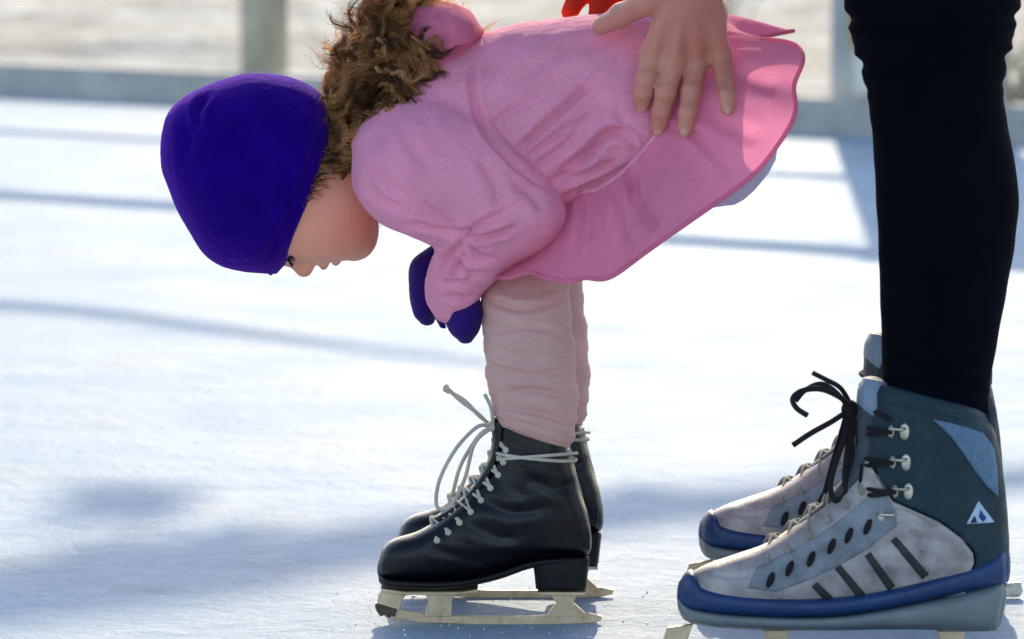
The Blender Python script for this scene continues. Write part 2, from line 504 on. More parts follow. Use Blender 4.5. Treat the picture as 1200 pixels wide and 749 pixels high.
def crease(VF, lines, near=True):
    """press folds into cloth along lines drawn on its side"""
    V, F = VF; N = vnormals(V, F); px, py = PX(V)
    D = np.zeros(len(V))
    face = np.clip(.35 - N[:, 1] * 1.2, 0, 1) if near else np.ones(len(V))
    for pts, depth, width in lines:
        A = catmull(np.array(pts, float), len(pts) * 6)
        d2 = np.full(len(V), 1e9); tt = np.zeros(len(V))
        for i in range(len(A) - 1):
            a, e = A[i], A[i + 1] - A[i]
            t = np.clip(((px - a[0]) * e[0] + (py - a[1]) * e[1]) / (e @ e + 1e-9), 0, 1)
            q = (px - a[0] - t * e[0]) ** 2 + (py - a[1] - t * e[1]) ** 2
            m = q < d2; d2[m] = q[m]; tt[m] = (i + t[m]) / (len(A) - 1)
        d = np.sqrt(d2); fade = np.clip(np.minimum(tt, 1 - tt) * 5 + .15, 0, 1)
        D += fade * depth * (-np.exp(-(d / width) ** 2) + .45 * np.exp(-((d - 2.0 * width) / (1.1 * width)) ** 2))
    return V + N * (D * face * .001)[:, None], F

def vnoise(P, freq, seed=0):
    r = np.random.default_rng(seed); o = np.zeros(len(P))
    for f, a in ((1, 1), (2.1, .5), (4.3, .25)):
        for _ in range(5):
            d = r.normal(size=3); d /= np.linalg.norm(d)
            o += a * np.sin(P @ d * freq * f * (0.7 + .6 * r.random()) + r.random() * 6.28)
    return o / 4

def ruffle(VF, amp, freq, seed=0):
    V, F = VF; N = vnormals(V, F)
    return V + N * (amp * vnoise(V, freq, seed))[:, None], F

def bvh(VF):
    V, F = VF
    return BVHTree.FromPolygons([Vector(v) for v in V], [tuple(int(i) for i in f) for f in F])

def panel(poly, tree, Yref, off=.0012, step=.003, side=-1, thick=.0012):
    """a patch with that outline laid on a surface"""
    P = W([p[0] for p in poly], [p[1] for p in poly], Yref)[:, [0, 2]]
    B = []
    for i in range(len(P)):
        a, b = P[i], P[(i + 1) % len(P)]; m = max(1, int(np.linalg.norm(b - a) / step))
        for q in range(m): B.append(a + (b - a) * q / m)
    B = np.array(B); nb = len(B)
    gx = np.arange(B[:, 0].min(), B[:, 0].max(), step); gz = np.arange(B[:, 1].min(), B[:, 1].max(), step)
    X, Z = np.meshgrid(gx, gz, indexing='ij'); sd = poly_sdf(B, X, Z); ok = sd < -step * .6
    pts = [Vector(b) for b in B] + [Vector((x, z)) for x, z in zip(X[ok], Z[ok])]
    vs, es, fs = delaunay_2d_cdt(pts, [(i, (i + 1) % nb) for i in range(nb)], [], 1, 1e-7)[:3]
    top, bot = [], []
    for v in vs:
        o = Vector((v.x, Yref + side * .4, v.y)); h = tree.ray_cast(o, Vector((0, -side, 0)))
        if h[0] is None:
            h = tree.find_nearest(Vector((v.x, Yref + side * .02, v.y)))
        nn = h[1]
        if nn.y * side < 0: nn = -nn
        top.append(h[0] + nn * off); bot.append(h[0] + nn * (off - thick - .001))
    n = len(vs); F = [tuple(f) for f in fs] + [tuple(i + n for i in f[::-1]) for f in fs]
    cnt = {}
    for f in fs:
        for i in range(len(f)):
            a, b = f[i], f[(i + 1) % len(f)]; cnt[(min(a, b), max(a, b))] = cnt.get((min(a, b), max(a, b)), 0) + 1
    for (a, b), c_ in cnt.items():
        if c_ == 1: F.append((a, b, b + n, a + n))
    return np.array([tuple(v) for v in top + bot]), F

def bounds(*VFs, pad=.03):
    A = np.concatenate([v for v, f in VFs]); return A.min(0) - pad, A.max(0) + pad

def copy_tree(o, parent=None):
    c = o.copy(); COL.objects.link(c)
    if parent is not None: c.parent = parent
    for ch_ in list(o.children):
        if not ch_.name.startswith('lace_bow'): copy_tree(ch_, c)      # tucked-in ends on the other foot
    return c

def surfY(trees, x, z, default, frm=3.0):
    best = None
    for t in trees:
        h = t.ray_cast(Vector((x, frm, z)), Vector((0, 1, 0)))
        if h[0] is not None and (best is None or h[0].y < best): best = h[0].y
    return default if best is None else best

# ================================================================== SETTING
FA, FB = G(0, 112), G(1000, 160)
FD = (FB - FA).normalized(); FD.z = 0
FN = Vector((FD.y, -FD.x, 0))                    # towards the camera
if FN.y > 0: FN = -FN
def fpt(px, back=0.0):
    """point of the fence line seen at that bearing"""
    u = (px - CX) / FPX / cp
    t = (u * FA.y - FA.x) / (FD.x - u * FD.y)
    return FA + FD * t - FN * back
def fbox(t0, t1, b0, b1, z0, z1):
    V, F = box(t0, t1, b0, b1, z0, z1)
    Q = np.array([tuple(FA + FD * v[0] - FN * v[1] + Vector((0, 0, v[2]))) for v in V]); return Q, F
def fpar(px): return (fpt(px) - FA).dot(FD)

bm = bmesh.new(); bmesh.ops.create_grid(bm, x_segments=2, y_segments=2, size=400)
me = bpy.data.meshes.new('ground'); bm.to_mesh(me); bm.free(); me.materials.append(M['snow'])
gr = bpy.data.objects.new('ground', me); gr.location = (0, 0, -.02); COL.objects.link(gr); tag(gr, kind='structure')
# ice sheet of the rink on the near side of the fence
c0, c1 = FA - FD * 25, FA + FD * 25
ice_pts = [tuple(c0), tuple(c1), tuple(c1 + FN * 34), tuple(c0 + FN * 34)]
V = np.array([(p[0], p[1], 0) for p in ice_pts]); 
me = bpy.data.meshes.new('ice'); me.from_pydata([tuple(v) for v in V], [], [(0, 1, 2, 3)]); me.materials.append(M['ice'])
ice = bpy.data.objects.new('ice', me); COL.objects.link(ice); tag(ice, kind='structure')
bm = bmesh.new(); bm.from_mesh(me); bmesh.ops.recalc_face_normals(bm, faces=bm.faces)
for f in bm.faces:
    if f.normal.z < 0: f.normal_flip()
bm.to_mesh(me); bm.free()
# lumpy snow bank behind the fence
nx, ny = 160, 60
V, F = [], []
for j in range(ny + 1):
    for i in range(nx + 1):
        p = FA + FD * (-9 + 20 * i / nx) - FN * (.25 + 16 * (j / ny) ** 1.6); V.append(tuple(p))
V = np.array(V); Q = V.copy(); Q[:, 2] = 0
V[:, 2] = .015 + .05 * np.clip(vnoise(Q, 3.1, 5) + .2, 0, 2) + .03 * vnoise(Q, 9, 6) * (vnoise(Q, 1.5, 9) > 0)
V[:, 2] = np.maximum(V[:, 2], -.03)
for j in range(ny):
    for i in range(nx):
        a = j * (nx + 1) + i; F.append((a, a + 1, a + nx + 2, a + nx + 1))
tag(mkobj('snow_bank', V, F, M['snow']), kind='structure')

# fence
fe = empty('rink_fence', tuple(fpt(310)))
tag(fe, 'weathered rink fence of a low grey board, square post and long rails behind the ice', 'fence')
bd = join([fbox(-9, fpar(930), 0, .06, .0, .095)]); mkobj('base_board', *bd, M['board'], fe, False)
bd = join([fbox(fpar(930) + .002, 12, 0, .06, .0, .095)]); mkobj('base_board', *bd, M['board'], fe, False)
def post(t, w, h, mat=M['post']):
    V, F = fbox(t - w / 2, t + w / 2, .063, .063 + w, 0, h); return mkobj('post', V, F, mat, fe, False)
post(fpar(283), .095, .66)
for t in (-3.4, -6.6, 7.2): post(t, .13, 1.62)
RW = {.70: .022, 1.52: .036, 2.33: .007}
for h in (.70, 1.52):
    V, F = fbox(-9, 12, .066, .126, h - RW[h], h + RW[h]); mkobj('rail', V, F, M['post'], fe, False)
gp = empty('gate_pillar', tuple(fpt(1030)))
tag(gp, 'pale concrete gate pillar standing in the rink fence behind the adult', 'pillar')
tl, tr_ = fpar(940), fpar(1105)
V, F = fbox(tl, tr_, .13, .30, 0, 1.56); mkobj('shaft', V, F, M['concrete'], gp, False)
V, F = fbox(tl - .03, tr_ + .03, .128, .33, 1.562, 1.62); mkobj('cap', V, F, M['concrete'], gp, False)
V, F = fbox(fpar(968), fpar(1030), .10, .128, .215, .36); mkobj('sign_plate', V, F, M['ochre'], gp, False)
V, F = fbox(fpar(976), fpar(1012), .095, .127, .098, .21); mkobj('meter_box', V, F, M['whitebox'], gp, False)

# sun direction
SUN_EL, SUN_AZ = R(26), R(3.0)                   # azimuth from +Y towards +X
toSun = Vector((math.sin(SUN_AZ) * math.cos(SUN_EL), math.cos(SUN_AZ) * math.cos(SUN_EL), math.sin(SUN_EL)))

# unseen tree added to shade the ice, limbs back-projected from the wanted bands
def over(px, py, Y):
    g = G(px, py); s = (Y - g.y) / toSun.y; return np.array(g + toSun * s)
TY = 14.4
tr = empty('shadow_tree', (-6.2, TY + 1, 0))
tag(tr, 'unseen bare grey tree beyond the fence, added to throw limb shadows on the ice', 'tree')
base = np.array((-6.2, TY + 1, -.05))
L1 = np.array([over(-330, 745, TY + .5), over(-60, 704, TY + .3), over(200, 676, TY + .2), over(420, 640, TY), over(640, 612, TY), over(860, 588, TY), over(1200, 560, TY), over(1480, 540, TY)])
fork = base + (L1[0] - base) * np.array([.3, .3, .8])
mkobj('trunk', *tube(catmull(np.array([base, base + (.05, 0, 2.2), fork, L1[0]]), 40), np.linspace(.34, .15, 40), 12), M['bark'], tr)
A = catmull(L1, 70); rr = np.interp(np.linspace(0, 1, 70), [0, .18, .36, .5, .8, 1], [.16, .15, .11, .085, .07, .05])
rr = rr * .62
parts = [tube(A, rr * (1 + .15 * vnoise(A, 4, 3)), 10)]
def twig(p, q, r0, seed, m=14):
    A = np.linspace(p, q, m); rg = np.random.default_rng(seed)
    A[1:] += rg.normal(0, .05, (m - 1, 3)).cumsum(0) * .6
    return tube(A, np.linspace(r0, r0 * .3, m), 6)
for q, (i, to, Yt, r0) in enumerate([(12, (330, 652), TY - .4, .045), (10, (175, 588), TY - .6, .018), (22, (420, 655), TY, .05),
                                      (40, (800, 575), TY - .3, .03), (46, (960, 600), TY - .2, .03), (52, (1150, 575), TY - .4, .03), (44, (700, 590), TY - .3, .03)]):
    parts.append(twig(A[i], over(*to, Yt), r0, q + 40))
for q in range(5):                                # twigs near the tip of one side branch
    c = over(160 + rng.normal(0, 40), 585 + rng.normal(0, 9), TY - .6 + rng.normal(0, .15))
    parts.append(twig(over(175, 588, TY - .6), c + rng.normal(0, .12, 3), .03, q + 90, 6))
B_ = catmull(np.array([over(-420, 330, TY + 2), over(-150, 350, TY + 1), over(60, 362, TY), over(250, 385, TY), over(420, 408, TY), over(620, 432, TY)]), 40)
parts.append(tube(B_, np.linspace(.05, .010, 40) * (1 + .35 * vnoise(B_, 3, 8)), 8)); parts.append(twig(B_[0], A[0], .055, 3))
mkobj('limb', *join(parts), M['bark'], tr)

# dry clumps and stones on the snow behind the fence
def clump(p, h, n, seed):
    rg = np.random.default_rng(seed); parts = []
    for i in range(n):
        b = np.array(p) + np.array((rg.normal(0, .07), rg.normal(0, .07), 0)); tip = b + np.array((rg.normal(0, .09), rg.normal(0, .09), h * (.5 + .7 * rg.random())))
        mid = (b + tip) / 2 + rg.normal(0, .02, 3); parts.append(tube(catmull(np.array([b, mid, tip]), 6), np.linspace(.006, .001, 6), 4))
    return join(parts)
for q, (px, b, h, lab) in enumerate([(60, 1.6, .22, 'dry grass tuft in the snow at the far left behind the fence'), (150, 3.0, .3, 'taller dry grass tuft left of the square fence post'),
                                  (610, 2.2, .25, 'dry grass tuft on the snow above the child\'s back'), (905, 1.2, .22, 'dry grass tuft beside the pale gate pillar')]):
    p = fpt(px, b); tag(mkobj('grass_tuft', *clump((p.x, p.y, .0), h, 60, q), M['twig'], None, at=(p.x, p.y, 0)), lab, 'grass tuft', 'dry grass tufts behind the fence')

# ================================================================== CHILD
NF, FF, MID = 3.965, 4.105, 4.035
ch = empty('person', (.01, MID, 0))
tag(ch, 'small child in pink dress and violet hat bending forward over black ice skates', 'person')

# ---- dress
torso = loft([(478, 92, 425, 205, .055, MID), (512, 58, 432, 240, .088, MID), (560, 42, 470, 272, .103, MID), (610, 27, 540, 292, .108, MID),
              (660, 19, 608, 286, .108, MID), (720, 16, 656, 268, .108, MID), (780, 20, 700, 248, .112, MID), (845, 48, 765, 235, .11, MID)], n=56, pw=2.3)
AY = MID - .098
upper = loft([(474, 118, 414, 178, .03, AY + .035), (508, 118, 414, 222, .045, AY + .012), (556, 138, 442, 258, .051, AY), (598, 172, 492, 282, .05, AY - .004), (632, 205, 532, 297, .047, AY), (652, 238, 566, 302, .036, AY + .004)], n=40, pw=2.1, capr=.7)
fore = loft([(640, 216, 566, 240, .03, AY), (656, 246, 560, 256, .042, AY - .002), (644, 280, 540, 270, .043, AY + .004), (600, 313, 510, 294, .041, AY + .014), (574, 338, 498, 322, .038, AY + .026), (560, 358, 499, 350, .034, AY + .034), (548, 378, 510, 370, .025, AY + .038)], n=40, pw=2.2, capr=.4)
BY = MID + .098
upper2 = loft([(478, 118, 422, 175, .03, BY - .035), (516, 118, 424, 215, .045, BY - .01), (560, 138, 452, 240, .05, BY), (600, 170, 500, 264, .048, BY), (632, 200, 540, 285, .045, BY)], n=32, capr=.7)
fore2 = loft([(640, 216, 566, 240, .03, BY), (640, 250, 556, 256, .04, BY), (610, 280, 535, 268, .04, BY - .01), (585, 305, 506, 290, .038, BY - .03), (560, 330, 498, 318, .035, BY - .05), (545, 350, 500, 342, .03, BY - .06)], n=32, capr=.4)
lo, hi = bounds(torso, upper, fore, upper2, fore2)
fld = Field(lo, hi, .0025)
fld.mesh_add(torso, 0); fld.mesh_add(upper2, .012)
far = Field(lo, hi, .0025); far.mesh_add(fore2, .01)
nr = Field(lo, hi, .0025); nr.mesh_add(upper, .0); nr.mesh_add(fore, .010)
fld.smin((slice(None),) * 3, nr.a, .010); fld.smin((slice(None),) * 3, far.a, .01)
dress = fld.mesh(smooth=6)
dress = ruffle(ruffle(dress, .0018, 38, 2), .0007, 105, 17)
DL = [([(602, 182), (645, 141), (700, 91)], 5.5, 5), ([(620, 200), (660, 172), (690, 140)], 3, 5), ([(645, 215), (690, 176), (715, 155), (736, 158)], 8, 6), ([(650, 219), (690, 200), (722, 190)], 5.5, 5),
      ([(735, 160), (745, 180)], 4, 5), ([(556, 62), (553, 100), (566, 150), (600, 190), (644, 226)], 4.0, 4.5),
      ([(540, 276), (512, 268), (478, 262)], 4, 4), ([(542, 276), (520, 258), (492, 235)], 3, 5), ([(545, 277), (565, 262), (600, 245)], 3, 5), ([(546, 279), (575, 276), (605, 266)], 4, 4),
      ([(543, 280), (528, 298), (508, 312)], 4, 4), ([(547, 283), (562, 300), (580, 305)], 3.5, 4), ([(543, 284), (541, 305), (530, 330)], 2.6, 5), ([(553, 276), (548, 268), (538, 272)], 3, 3),
      ([(430, 215), (450, 235), (480, 245)], 2.4, 6), ([(440, 180), (455, 215), (490, 240)], 2.2, 6), ([(518, 345), (540, 352), (558, 345)], 2.4, 4), ([(506, 330), (535, 332), (565, 320)], 2.2, 4),
      ([(600, 100), (640, 70), (690, 45)], 2.0, 8), ([(570, 90), (590, 60), (610, 40)], 2.0, 8), ([(640, 250), (620, 225), (600, 215)], 2.2, 6)]
DL += [([(575, 150), (600, 130), (640, 112)], 2.5, 5), ([(610, 190), (650, 160), (705, 128)], 3, 4), ([(650, 212), (672, 200), (700, 170)], 4, 4), ([(660, 230), (700, 212), (750, 190)], 3, 5),
       ([(470, 140), (480, 170), (505, 200)], 2, 8), ([(560, 180), (580, 215), (585, 245)], 2, 8), ([(528, 300), (545, 318), (575, 322)], 3, 4), ([(515, 318), (530, 342), (550, 350)], 2.5, 4), ([(690, 60), (730, 40), (760, 30)], 2.5, 6), ([(720, 120), (735, 150), (760, 172)], 3, 5)]
dress = crease(dress, [(a_, b_ * 1.3, c_ * .9) for a_, b_, c_ in DL])
dress = (taubin(dress[0], dress[1], 1), dress[1])
mkobj('dress', *dress, M['pink'], ch)
dress_tree = bvh(dress)

# ---- hood folded on the back of the neck
hood = loft([(474, 20, 486, 92, .045, MID), (496, 4, 512, 96, .07, MID), (525, 3, 536, 82, .078, MID), (550, 12, 552, 66, .07, MID), (564, 30, 560, 52, .045, MID)], n=40, pw=2.4, capr=.5)
hood = crease(ruffle(hood, .003, 30, 8), [([(500, 30), (525, 45), (552, 40)], 5, 5), ([(505, 60), (530, 62), (556, 52)], 6, 5), ([(515, 12), (520, 40), (512, 70)], 3, 6)])
mkobj('hood', *hood, M['skirt'], ch)

# ---- flared skirt with gathered waist seam
SK = catmull(np.array([(806, 22, 638, 232, .116, 40, 40), (842, 18, 612, 264, .140, 58, 44), (890, 24, 580, 298, .162, 84, 54), (930, 36, 528, 319, .180, 114, 62)], float), 46)
t = np.arange(220) / 220 * 2 * math.pi
skV = []
for r_, q in enumerate(SK):
    s_ = r_ / 45; pw = np.where(np.cos(t) < 0, 3.2 + 2.8 * s_, 2.15 + .75 * s_)
    ct = np.sign(np.cos(t)) * np.abs(np.cos(t)) ** (2 / pw); st = np.sign(np.sin(t)) * np.abs(np.sin(t)) ** (2 / pw)
    hx, hy = (q[0] - q[2]) / 2, (q[1] - q[3]) / 2; cx_, cy_ = (q[0] + q[2]) / 2, (q[1] + q[3]) / 2
    bf = 1 - .85 * np.clip(np.cos(t), 0, 1) ** 1.5 * s_
    bfy = bf * (1 - .95 * np.clip(-np.cos(t), 0, 1) ** 1.5)
    amp = 5.0 * s_ ** .7 / 150 * (1 - .6 * np.clip(np.cos(t), 0, 1) ** 4)
    w_ = 1 + amp * (np.sin(11 * t + .6) + .6 * np.sin(17 * t + 1.9) + .5 * np.sin(7 * t))
    g_ = .020 * np.exp(-(s_ / .5) ** 2) * (np.sin(43 * t) + .6 * np.sin(61 * t + 1)) * (.6 + .4 * np.sin(5 * t))        # gathers under the seam
    m_ = w_ * .55 + .45
    x_ = cx_ + (ct * hx + st * q[5] * bf) * m_; y_ = cy_ + (ct * hy + st * q[6] * bfy) * m_
    ang = np.angle(np.exp(1j * t)); notch = np.exp(-(ang / .40) ** 4) * s_ ** 1.5
    lip = np.exp(-((np.abs(ang) - .70) / .55) ** 4) * s_ ** 2    # the hem gapes open at the back
    x_ = x_ - 66 * notch + lip * np.where(ang > 0, 6, 42); y_ = y_ + lip * np.where(ang > 0, -9, 0) + 10 * notch
    x_ = np.where((st < .35) & (ct < .2), np.maximum(x_, 606 + 30 * np.clip(-st, 0, 1)), x_)   # the far side hangs behind the legs
    skV.append(W(x_, y_, MID - st * q[4] * (w_ + g_)))
skirt = (np.concatenate(skV), [(r_ * 220 + i, r_ * 220 + (i + 1) % 220, (r_ + 1) * 220 + (i + 1) % 220, (r_ + 1) * 220 + i) for r_ in range(45) for i in range(220)])
skirt = crease(skirt, [([(738, 205), (752, 235), (772, 268)], 9, 6), ([(700, 218), (702, 250), (696, 285)], 3, 6), ([(668, 225), (664, 250), (655, 280)], 3, 6), ([(790, 165), (815, 195), (838, 225)], 4, 7), ([(820, 120), (860, 150), (890, 165)], 4, 8), ([(855, 80), (890, 95), (915, 100)], 3, 9), ([(720, 222), (728, 250), (742, 290)], 4, 4), ([(680, 228), (684, 255), (676, 300)], 4, 4), ([(764, 190), (785, 220), (800, 255)], 4, 4), ([(650, 235), (648, 262), (640, 300)], 3, 4), ([(800, 145), (840, 185), (865, 205)], 4, 5)])
mkobj('skirt', *skirt, M['skirt'], ch)
hemV = skirt[0].reshape(46, 220, 3)[-1]
hm = tube(np.vstack([hemV, hemV[:2]]), .0022, 8); mkobj('skirt_hem', *hm, M['skirt'], ch)
seamV = skirt[0].reshape(46, 220, 3)[0]
hm = tube(np.vstack([seamV, seamV[:2]]), .0024, 8); mkobj('waist_seam', *hm, M['pink'], ch)
skirt_tree = bvh(skirt)

# ---- underskirt and leggings
und = loft([(700, 190, 640, 262, .05, MID), (740, 150, 632, 318, .075, MID), (800, 110, 690, 300, .092, MID), (858, 112, 772, 258, .09, MID), (900, 160, 850, 240, .06, MID)], n=48, pw=2.2)
und = ruffle(und, .003, 45, 4)
mkobj('underskirt', *und, M['pale'], ch)
def leg(dx, Y, sc=1.0):
    S = [(640, 268, 712, 286, .03), (592, 300, 688, 312, .038), (569, 330, 669, 336, .040), (564, 362, 669, 364, .044), (567, 400, 673, 402, .044),
         (569, 436, 676, 440, .043), (575, 470, 677, 482, .041), (580, 490, 672, 515, .040), (584, 497, 667, 526, .037)]
    S = [(a + dx, b, c + dx, d, h, Y + (.05, .04, .026, .010)[i] if i < 4 else Y) for i, (a, b, c, d, h) in enumerate(S)]
    def wav(s, t, px, py, yy, c, Yc):
        f = np.clip((s - .1) * 3, 0, 1)
        n_ = (np.sin(38 * s + 1.6 * np.sin(t + .4) + 1) * .9 + np.sin(67 * s + 2.2 * np.sin(t + 2.1) + 1.5 * np.cos(2 * t)) * .8 + .6 * np.sin(111 * s + 2.6 * np.cos(t + 1) + 4 * math.sin(5 * s)) * (.5 + .5 * np.sin(2 * t + 9 * s))
              + .35 * np.sin(190 * s + 2 * np.sin(3 * t + 6 * s)))
        w = 1 + f * .018 * n_
        return c[0] + (px - c[0]) * w, py, Yc + (yy - Yc) * w
    VF = loft(S, n=64, rings=150, pw=2.2, wave=wav, capr=.15)
    return VF
near_leg = crease(leg(0, NF), [([(570, 350), (610, 362), (660, 352)], 3, 4), ([(570, 390), (620, 384), (670, 396)], 2.5, 4), ([(572, 428), (620, 440), (672, 432)], 3, 4), ([(580, 462), (630, 458), (672, 470)], 3, 4), ([(585, 478), (640, 486), (672, 500)], 3, 4)])
mkobj('legging', *near_leg, M['legging'], ch)
V, F = leg(0, NF); V = V + np.array([.014, FF - NF, .002]); mkobj('legging', V, F, M['legging'], ch)

# ---- mittens
def mitten(hand, thumb):
    lo, hi = bounds(loft(hand), loft(thumb)); f = Field(lo, hi, .002)
    f.mesh_add(loft(hand, n=32), 0); f.mesh_add(loft(thumb, n=24), .006); return ruffle(f.mesh(smooth=3), .0012, 60, 3)
mkobj('mitten', *mitten([(556, 335, 505, 345, .026, AY + .035), (566, 362, 520, 374, .028, AY + .036), (562, 385, 528, 390, .026, AY + .037), (553, 398, 538, 398, .016, AY + .037)],
                        [(520, 345, 505, 355, .012, AY + .06), (520, 368, 508, 372, .012, AY + .06), (524, 384, 514, 384, .009, AY + .06)]), M['mitten'], ch)
mkobj('mitten', *mitten([(540, 292, 510, 284, .024, BY - .055), (520, 318, 482, 308, .027, BY - .06), (514, 346, 480, 342, .027, BY - .062), (512, 366, 485, 368, .022, BY - .062), (508, 376, 493, 377, .012, BY - .062)],
                        [(535, 330, 520, 322, .012, BY - .09), (528, 352, 515, 348, .012, BY - .09), (520, 366, 510, 366, .008, BY - .09)]), M['mitten'], ch)

# ---- head: profile, cheeks, nose, lips
HY = MID + .004
def hp(px, py, dy=0.0): return W(px, py, HY + dy)
pxm = 4920 / HY / cp
fup = np.array([-.985, 0, .17]); fup /= np.linalg.norm(fup); ffw = np.array([-fup[2], 0, fup[0]])     # crown and gaze directions
if ffw[2] > 0: ffw = -ffw
HR = np.stack([fup, np.array([0, 1, 0]), ffw], 1)
lo = np.minimum.reduce([hp(200, 80), hp(560, 340)]) - .02; hi = np.maximum.reduce([hp(200, 80), hp(560, 340)]) + .02
lo[1] = HY - .12; hi[1] = HY + .12
f = Field(lo, hi, .0018)
f.ell(hp(312, 205), (.092, .070, .078), .01, HR)                 # skull
f.ell(hp(352, 248), (.050, .060, .044), .03, HR)                 # upper face
f.ell(hp(388, 256), (.041, .053, .039), .02, HR)                 # mid face
for sgn in (-1, 1):
    f.ell(hp(390, 258, sgn * .030), (.030, .027, .029), .02, HR) # cheek
    f.ell(hp(402, 238, sgn * .038), (.026, .018, .028), .02, HR) # jaw corner
f.ell(hp(420, 283), (.0145, .021, .0160), .014, HR)              # chin
f.ell(hp(408, 266), (.024, .036, .024), .018, HR)                # lower jaw
f.ell(hp(341, 301), (.018, .0075, .0085), .010, HR)              # nose bridge
f.ell(hp(356, 314), (.0088, .0082, .0090), .008, HR)             # nose tip
for sgn in (-1, 1):
    f.ell(hp(360, 312, sgn * .0070), (.0055, .0046, .0064), .003, HR)   # nostril wing
    f.ell(hp(335, 296, sgn * .026), (.010, .0125, .009), .005, HR, sub=True)   # eye socket
f.ell(hp(380, 306.5), (.0055, .0130, .0078), .004, HR)           # upper lip
f.ell(hp(394, 302.5), (.0056, .0112, .0072), .004, HR)             # lower lip
f.ell(hp(387.5, 313), (.0016, .014, .0065), .0015, HR, sub=True) # mouth line
f.ell(hp(406, 306), (.004, .012, .004), .004, HR, sub=True)      # dip above the chin
for sgn in (-1, 1):
    f.ell(hp(336, 294, sgn * .0265), (.0092, .0112, .0082), .0025, HR)  # lowered eyelid over the eye
f.cone(hp(370, 215), hp(450, 165), .040, .040, .02)              # neck
f.cone(hp(450, 165), hp(520, 140), .045, .055, .02)
bl = world_loc(ch)
bp = hp(402, 262, -.05) - np.array(bl); bp2 = hp(402, 262, .05) - np.array(bl); bp3 = hp(358, 322) - np.array(bl)
M['skin_child'] = skin('child_skin', (.88, .40, .245), (.88, .29, .17), 60, [(tuple(bp), .05), (tuple(bp2), .05), (tuple(bp3), .016)])
headVF = f.mesh(smooth=3)
mkobj('body', *headVF, M['skin_child'], ch)
head_tree = bvh(headVF)
for sgn in (-1, 1):
    e = hp(336, 294, sgn * .0265) + ffw * .0024 - fup * .0042
    eye = mkobj('eye', *ellipsoid(e, (.0052, .0098, .0072), HR), M['eye'], ch)
    ls = []
    for q in range(16):
        a = (q / 15 - .5) * 2; b = e + ffw * .0060 * math.sqrt(1 - .6 * a * a) + fup * .0012 + np.array([0, a * .0108, 0])
        tip = b + ffw * .0060 - fup * .0052 + np.array([0, a * .003 + sgn * .001, 0]); ls.append(tube(np.array([b, (b + tip) / 2 + ffw * .0008, tip]), [.0007, .0005, .0002], 5))
    mkobj('eyelash', *join(ls), M['lash'], ch)
lp = []
for (c, r) in (((380, 306.7), (.0052, .0125, .0079)), ((394, 302.7), (.0053, .0106, .0073))):
    lp.append(ellipsoid(hp(*c), r, HR))
mkobj('lips', *join(lp), M['lip'], ch)

# ---- hat
hatS = [(386, 138, 318, 322, .080, HY), (376, 112, 305, 321, .084, HY), (358, 98, 283, 319, .086, HY), (330, 88, 258, 312, .086, HY), (296, 86, 237, 297, .084, HY), (262, 93, 220, 272, .079, HY), (230, 107, 206, 247, .070, HY), (207, 122, 195, 219, .056, HY), (195, 137, 189, 200, .040, HY), (189.5, 156, 188, 182, .018, HY)]
def hatwave(s, t, px, py, yy, c, Yc):
    w = 1 + .012 * s * np.sin(4 * t + 1) * math.sin(math.pi * s)
    return c[0] + (px - c[0]) * w, c[1] + (py - c[1]) * w, Yc + (yy - Yc) * w
hat = loft(hatS, n=72, rings=90, pw=2.15, capr=.22, capt=.04, wave=hatwave)
hat = ruffle(hat, .0014, 26, 12)
hat = crease(hat, [([(245, 108), (232, 130), (236, 150)], 5, 5), ([(215, 130), (222, 160), (215, 190)], 3, 7), ([(378, 150), (350, 230), (312, 306)], 2.2, 5), ([(300, 110), (290, 160), (262, 220)], 1.6, 12)])
hato = mkobj('hat', *hat, M['hat'], ch)
rim = hat[0].reshape(-1, 72, 3)[5] if len(hat[0]) % 72 == 0 else hat[0][360:432]
rim = rim - (rim - rim.mean(0)) * .012
mkobj('rolled_hem', *tube(np.vstack([rim, rim[:2]]), .0024, 10), M['hat'], hato)

# ---- curly hair
core = loft([(372, 210, 410, 225, .05, MID), (370, 165, 440, 178, .058, MID), (382, 105, 492, 138, .062, MID), (398, 62, 512, 105, .06, MID), (432, 26, 508, 66, .05, MID), (452, 10, 496, 34, .03, MID)], n=40, pw=2.1)
core = ruffle((core[0], core[1]), .006, 40, 21)
cc = core[0].mean(0)
CN = vnormals(*core)
core2 = [(core[0] - CN * .013, core[1])]
hp_parts = []
flow_px = np.array([(392, 200), (405, 150), (430, 100), (458, 55), (480, 12)], float)
def strand(p, d, L, hr, turns, r, seed, m=26, grav=0.0):
    rg = np.random.default_rng(seed); d = d / np.linalg.norm(d)
    a = np.cross(d, (0.2, 1, .1)); a /= np.linalg.norm(a); b = np.cross(d, a)
    t = np.linspace(0, 1, m); ph = rg.random() * 6.28
    bend = rg.normal(0, .35, 3)
    c = p + np.outer(t * L, d) + np.outer(t ** 2 * L * .6, bend) + np.outer(t ** 2, (0, 0, -grav))
    h = hr * (.35 + .65 * t) * (1 + .3 * np.sin(3 * t + ph))
    P = c + np.outer(h * np.cos(turns * 6.28 * t + ph), a) + np.outer(h * np.sin(turns * 6.28 * t + ph), b)
    return tube(P, np.linspace(r, r * .35, m), 4)
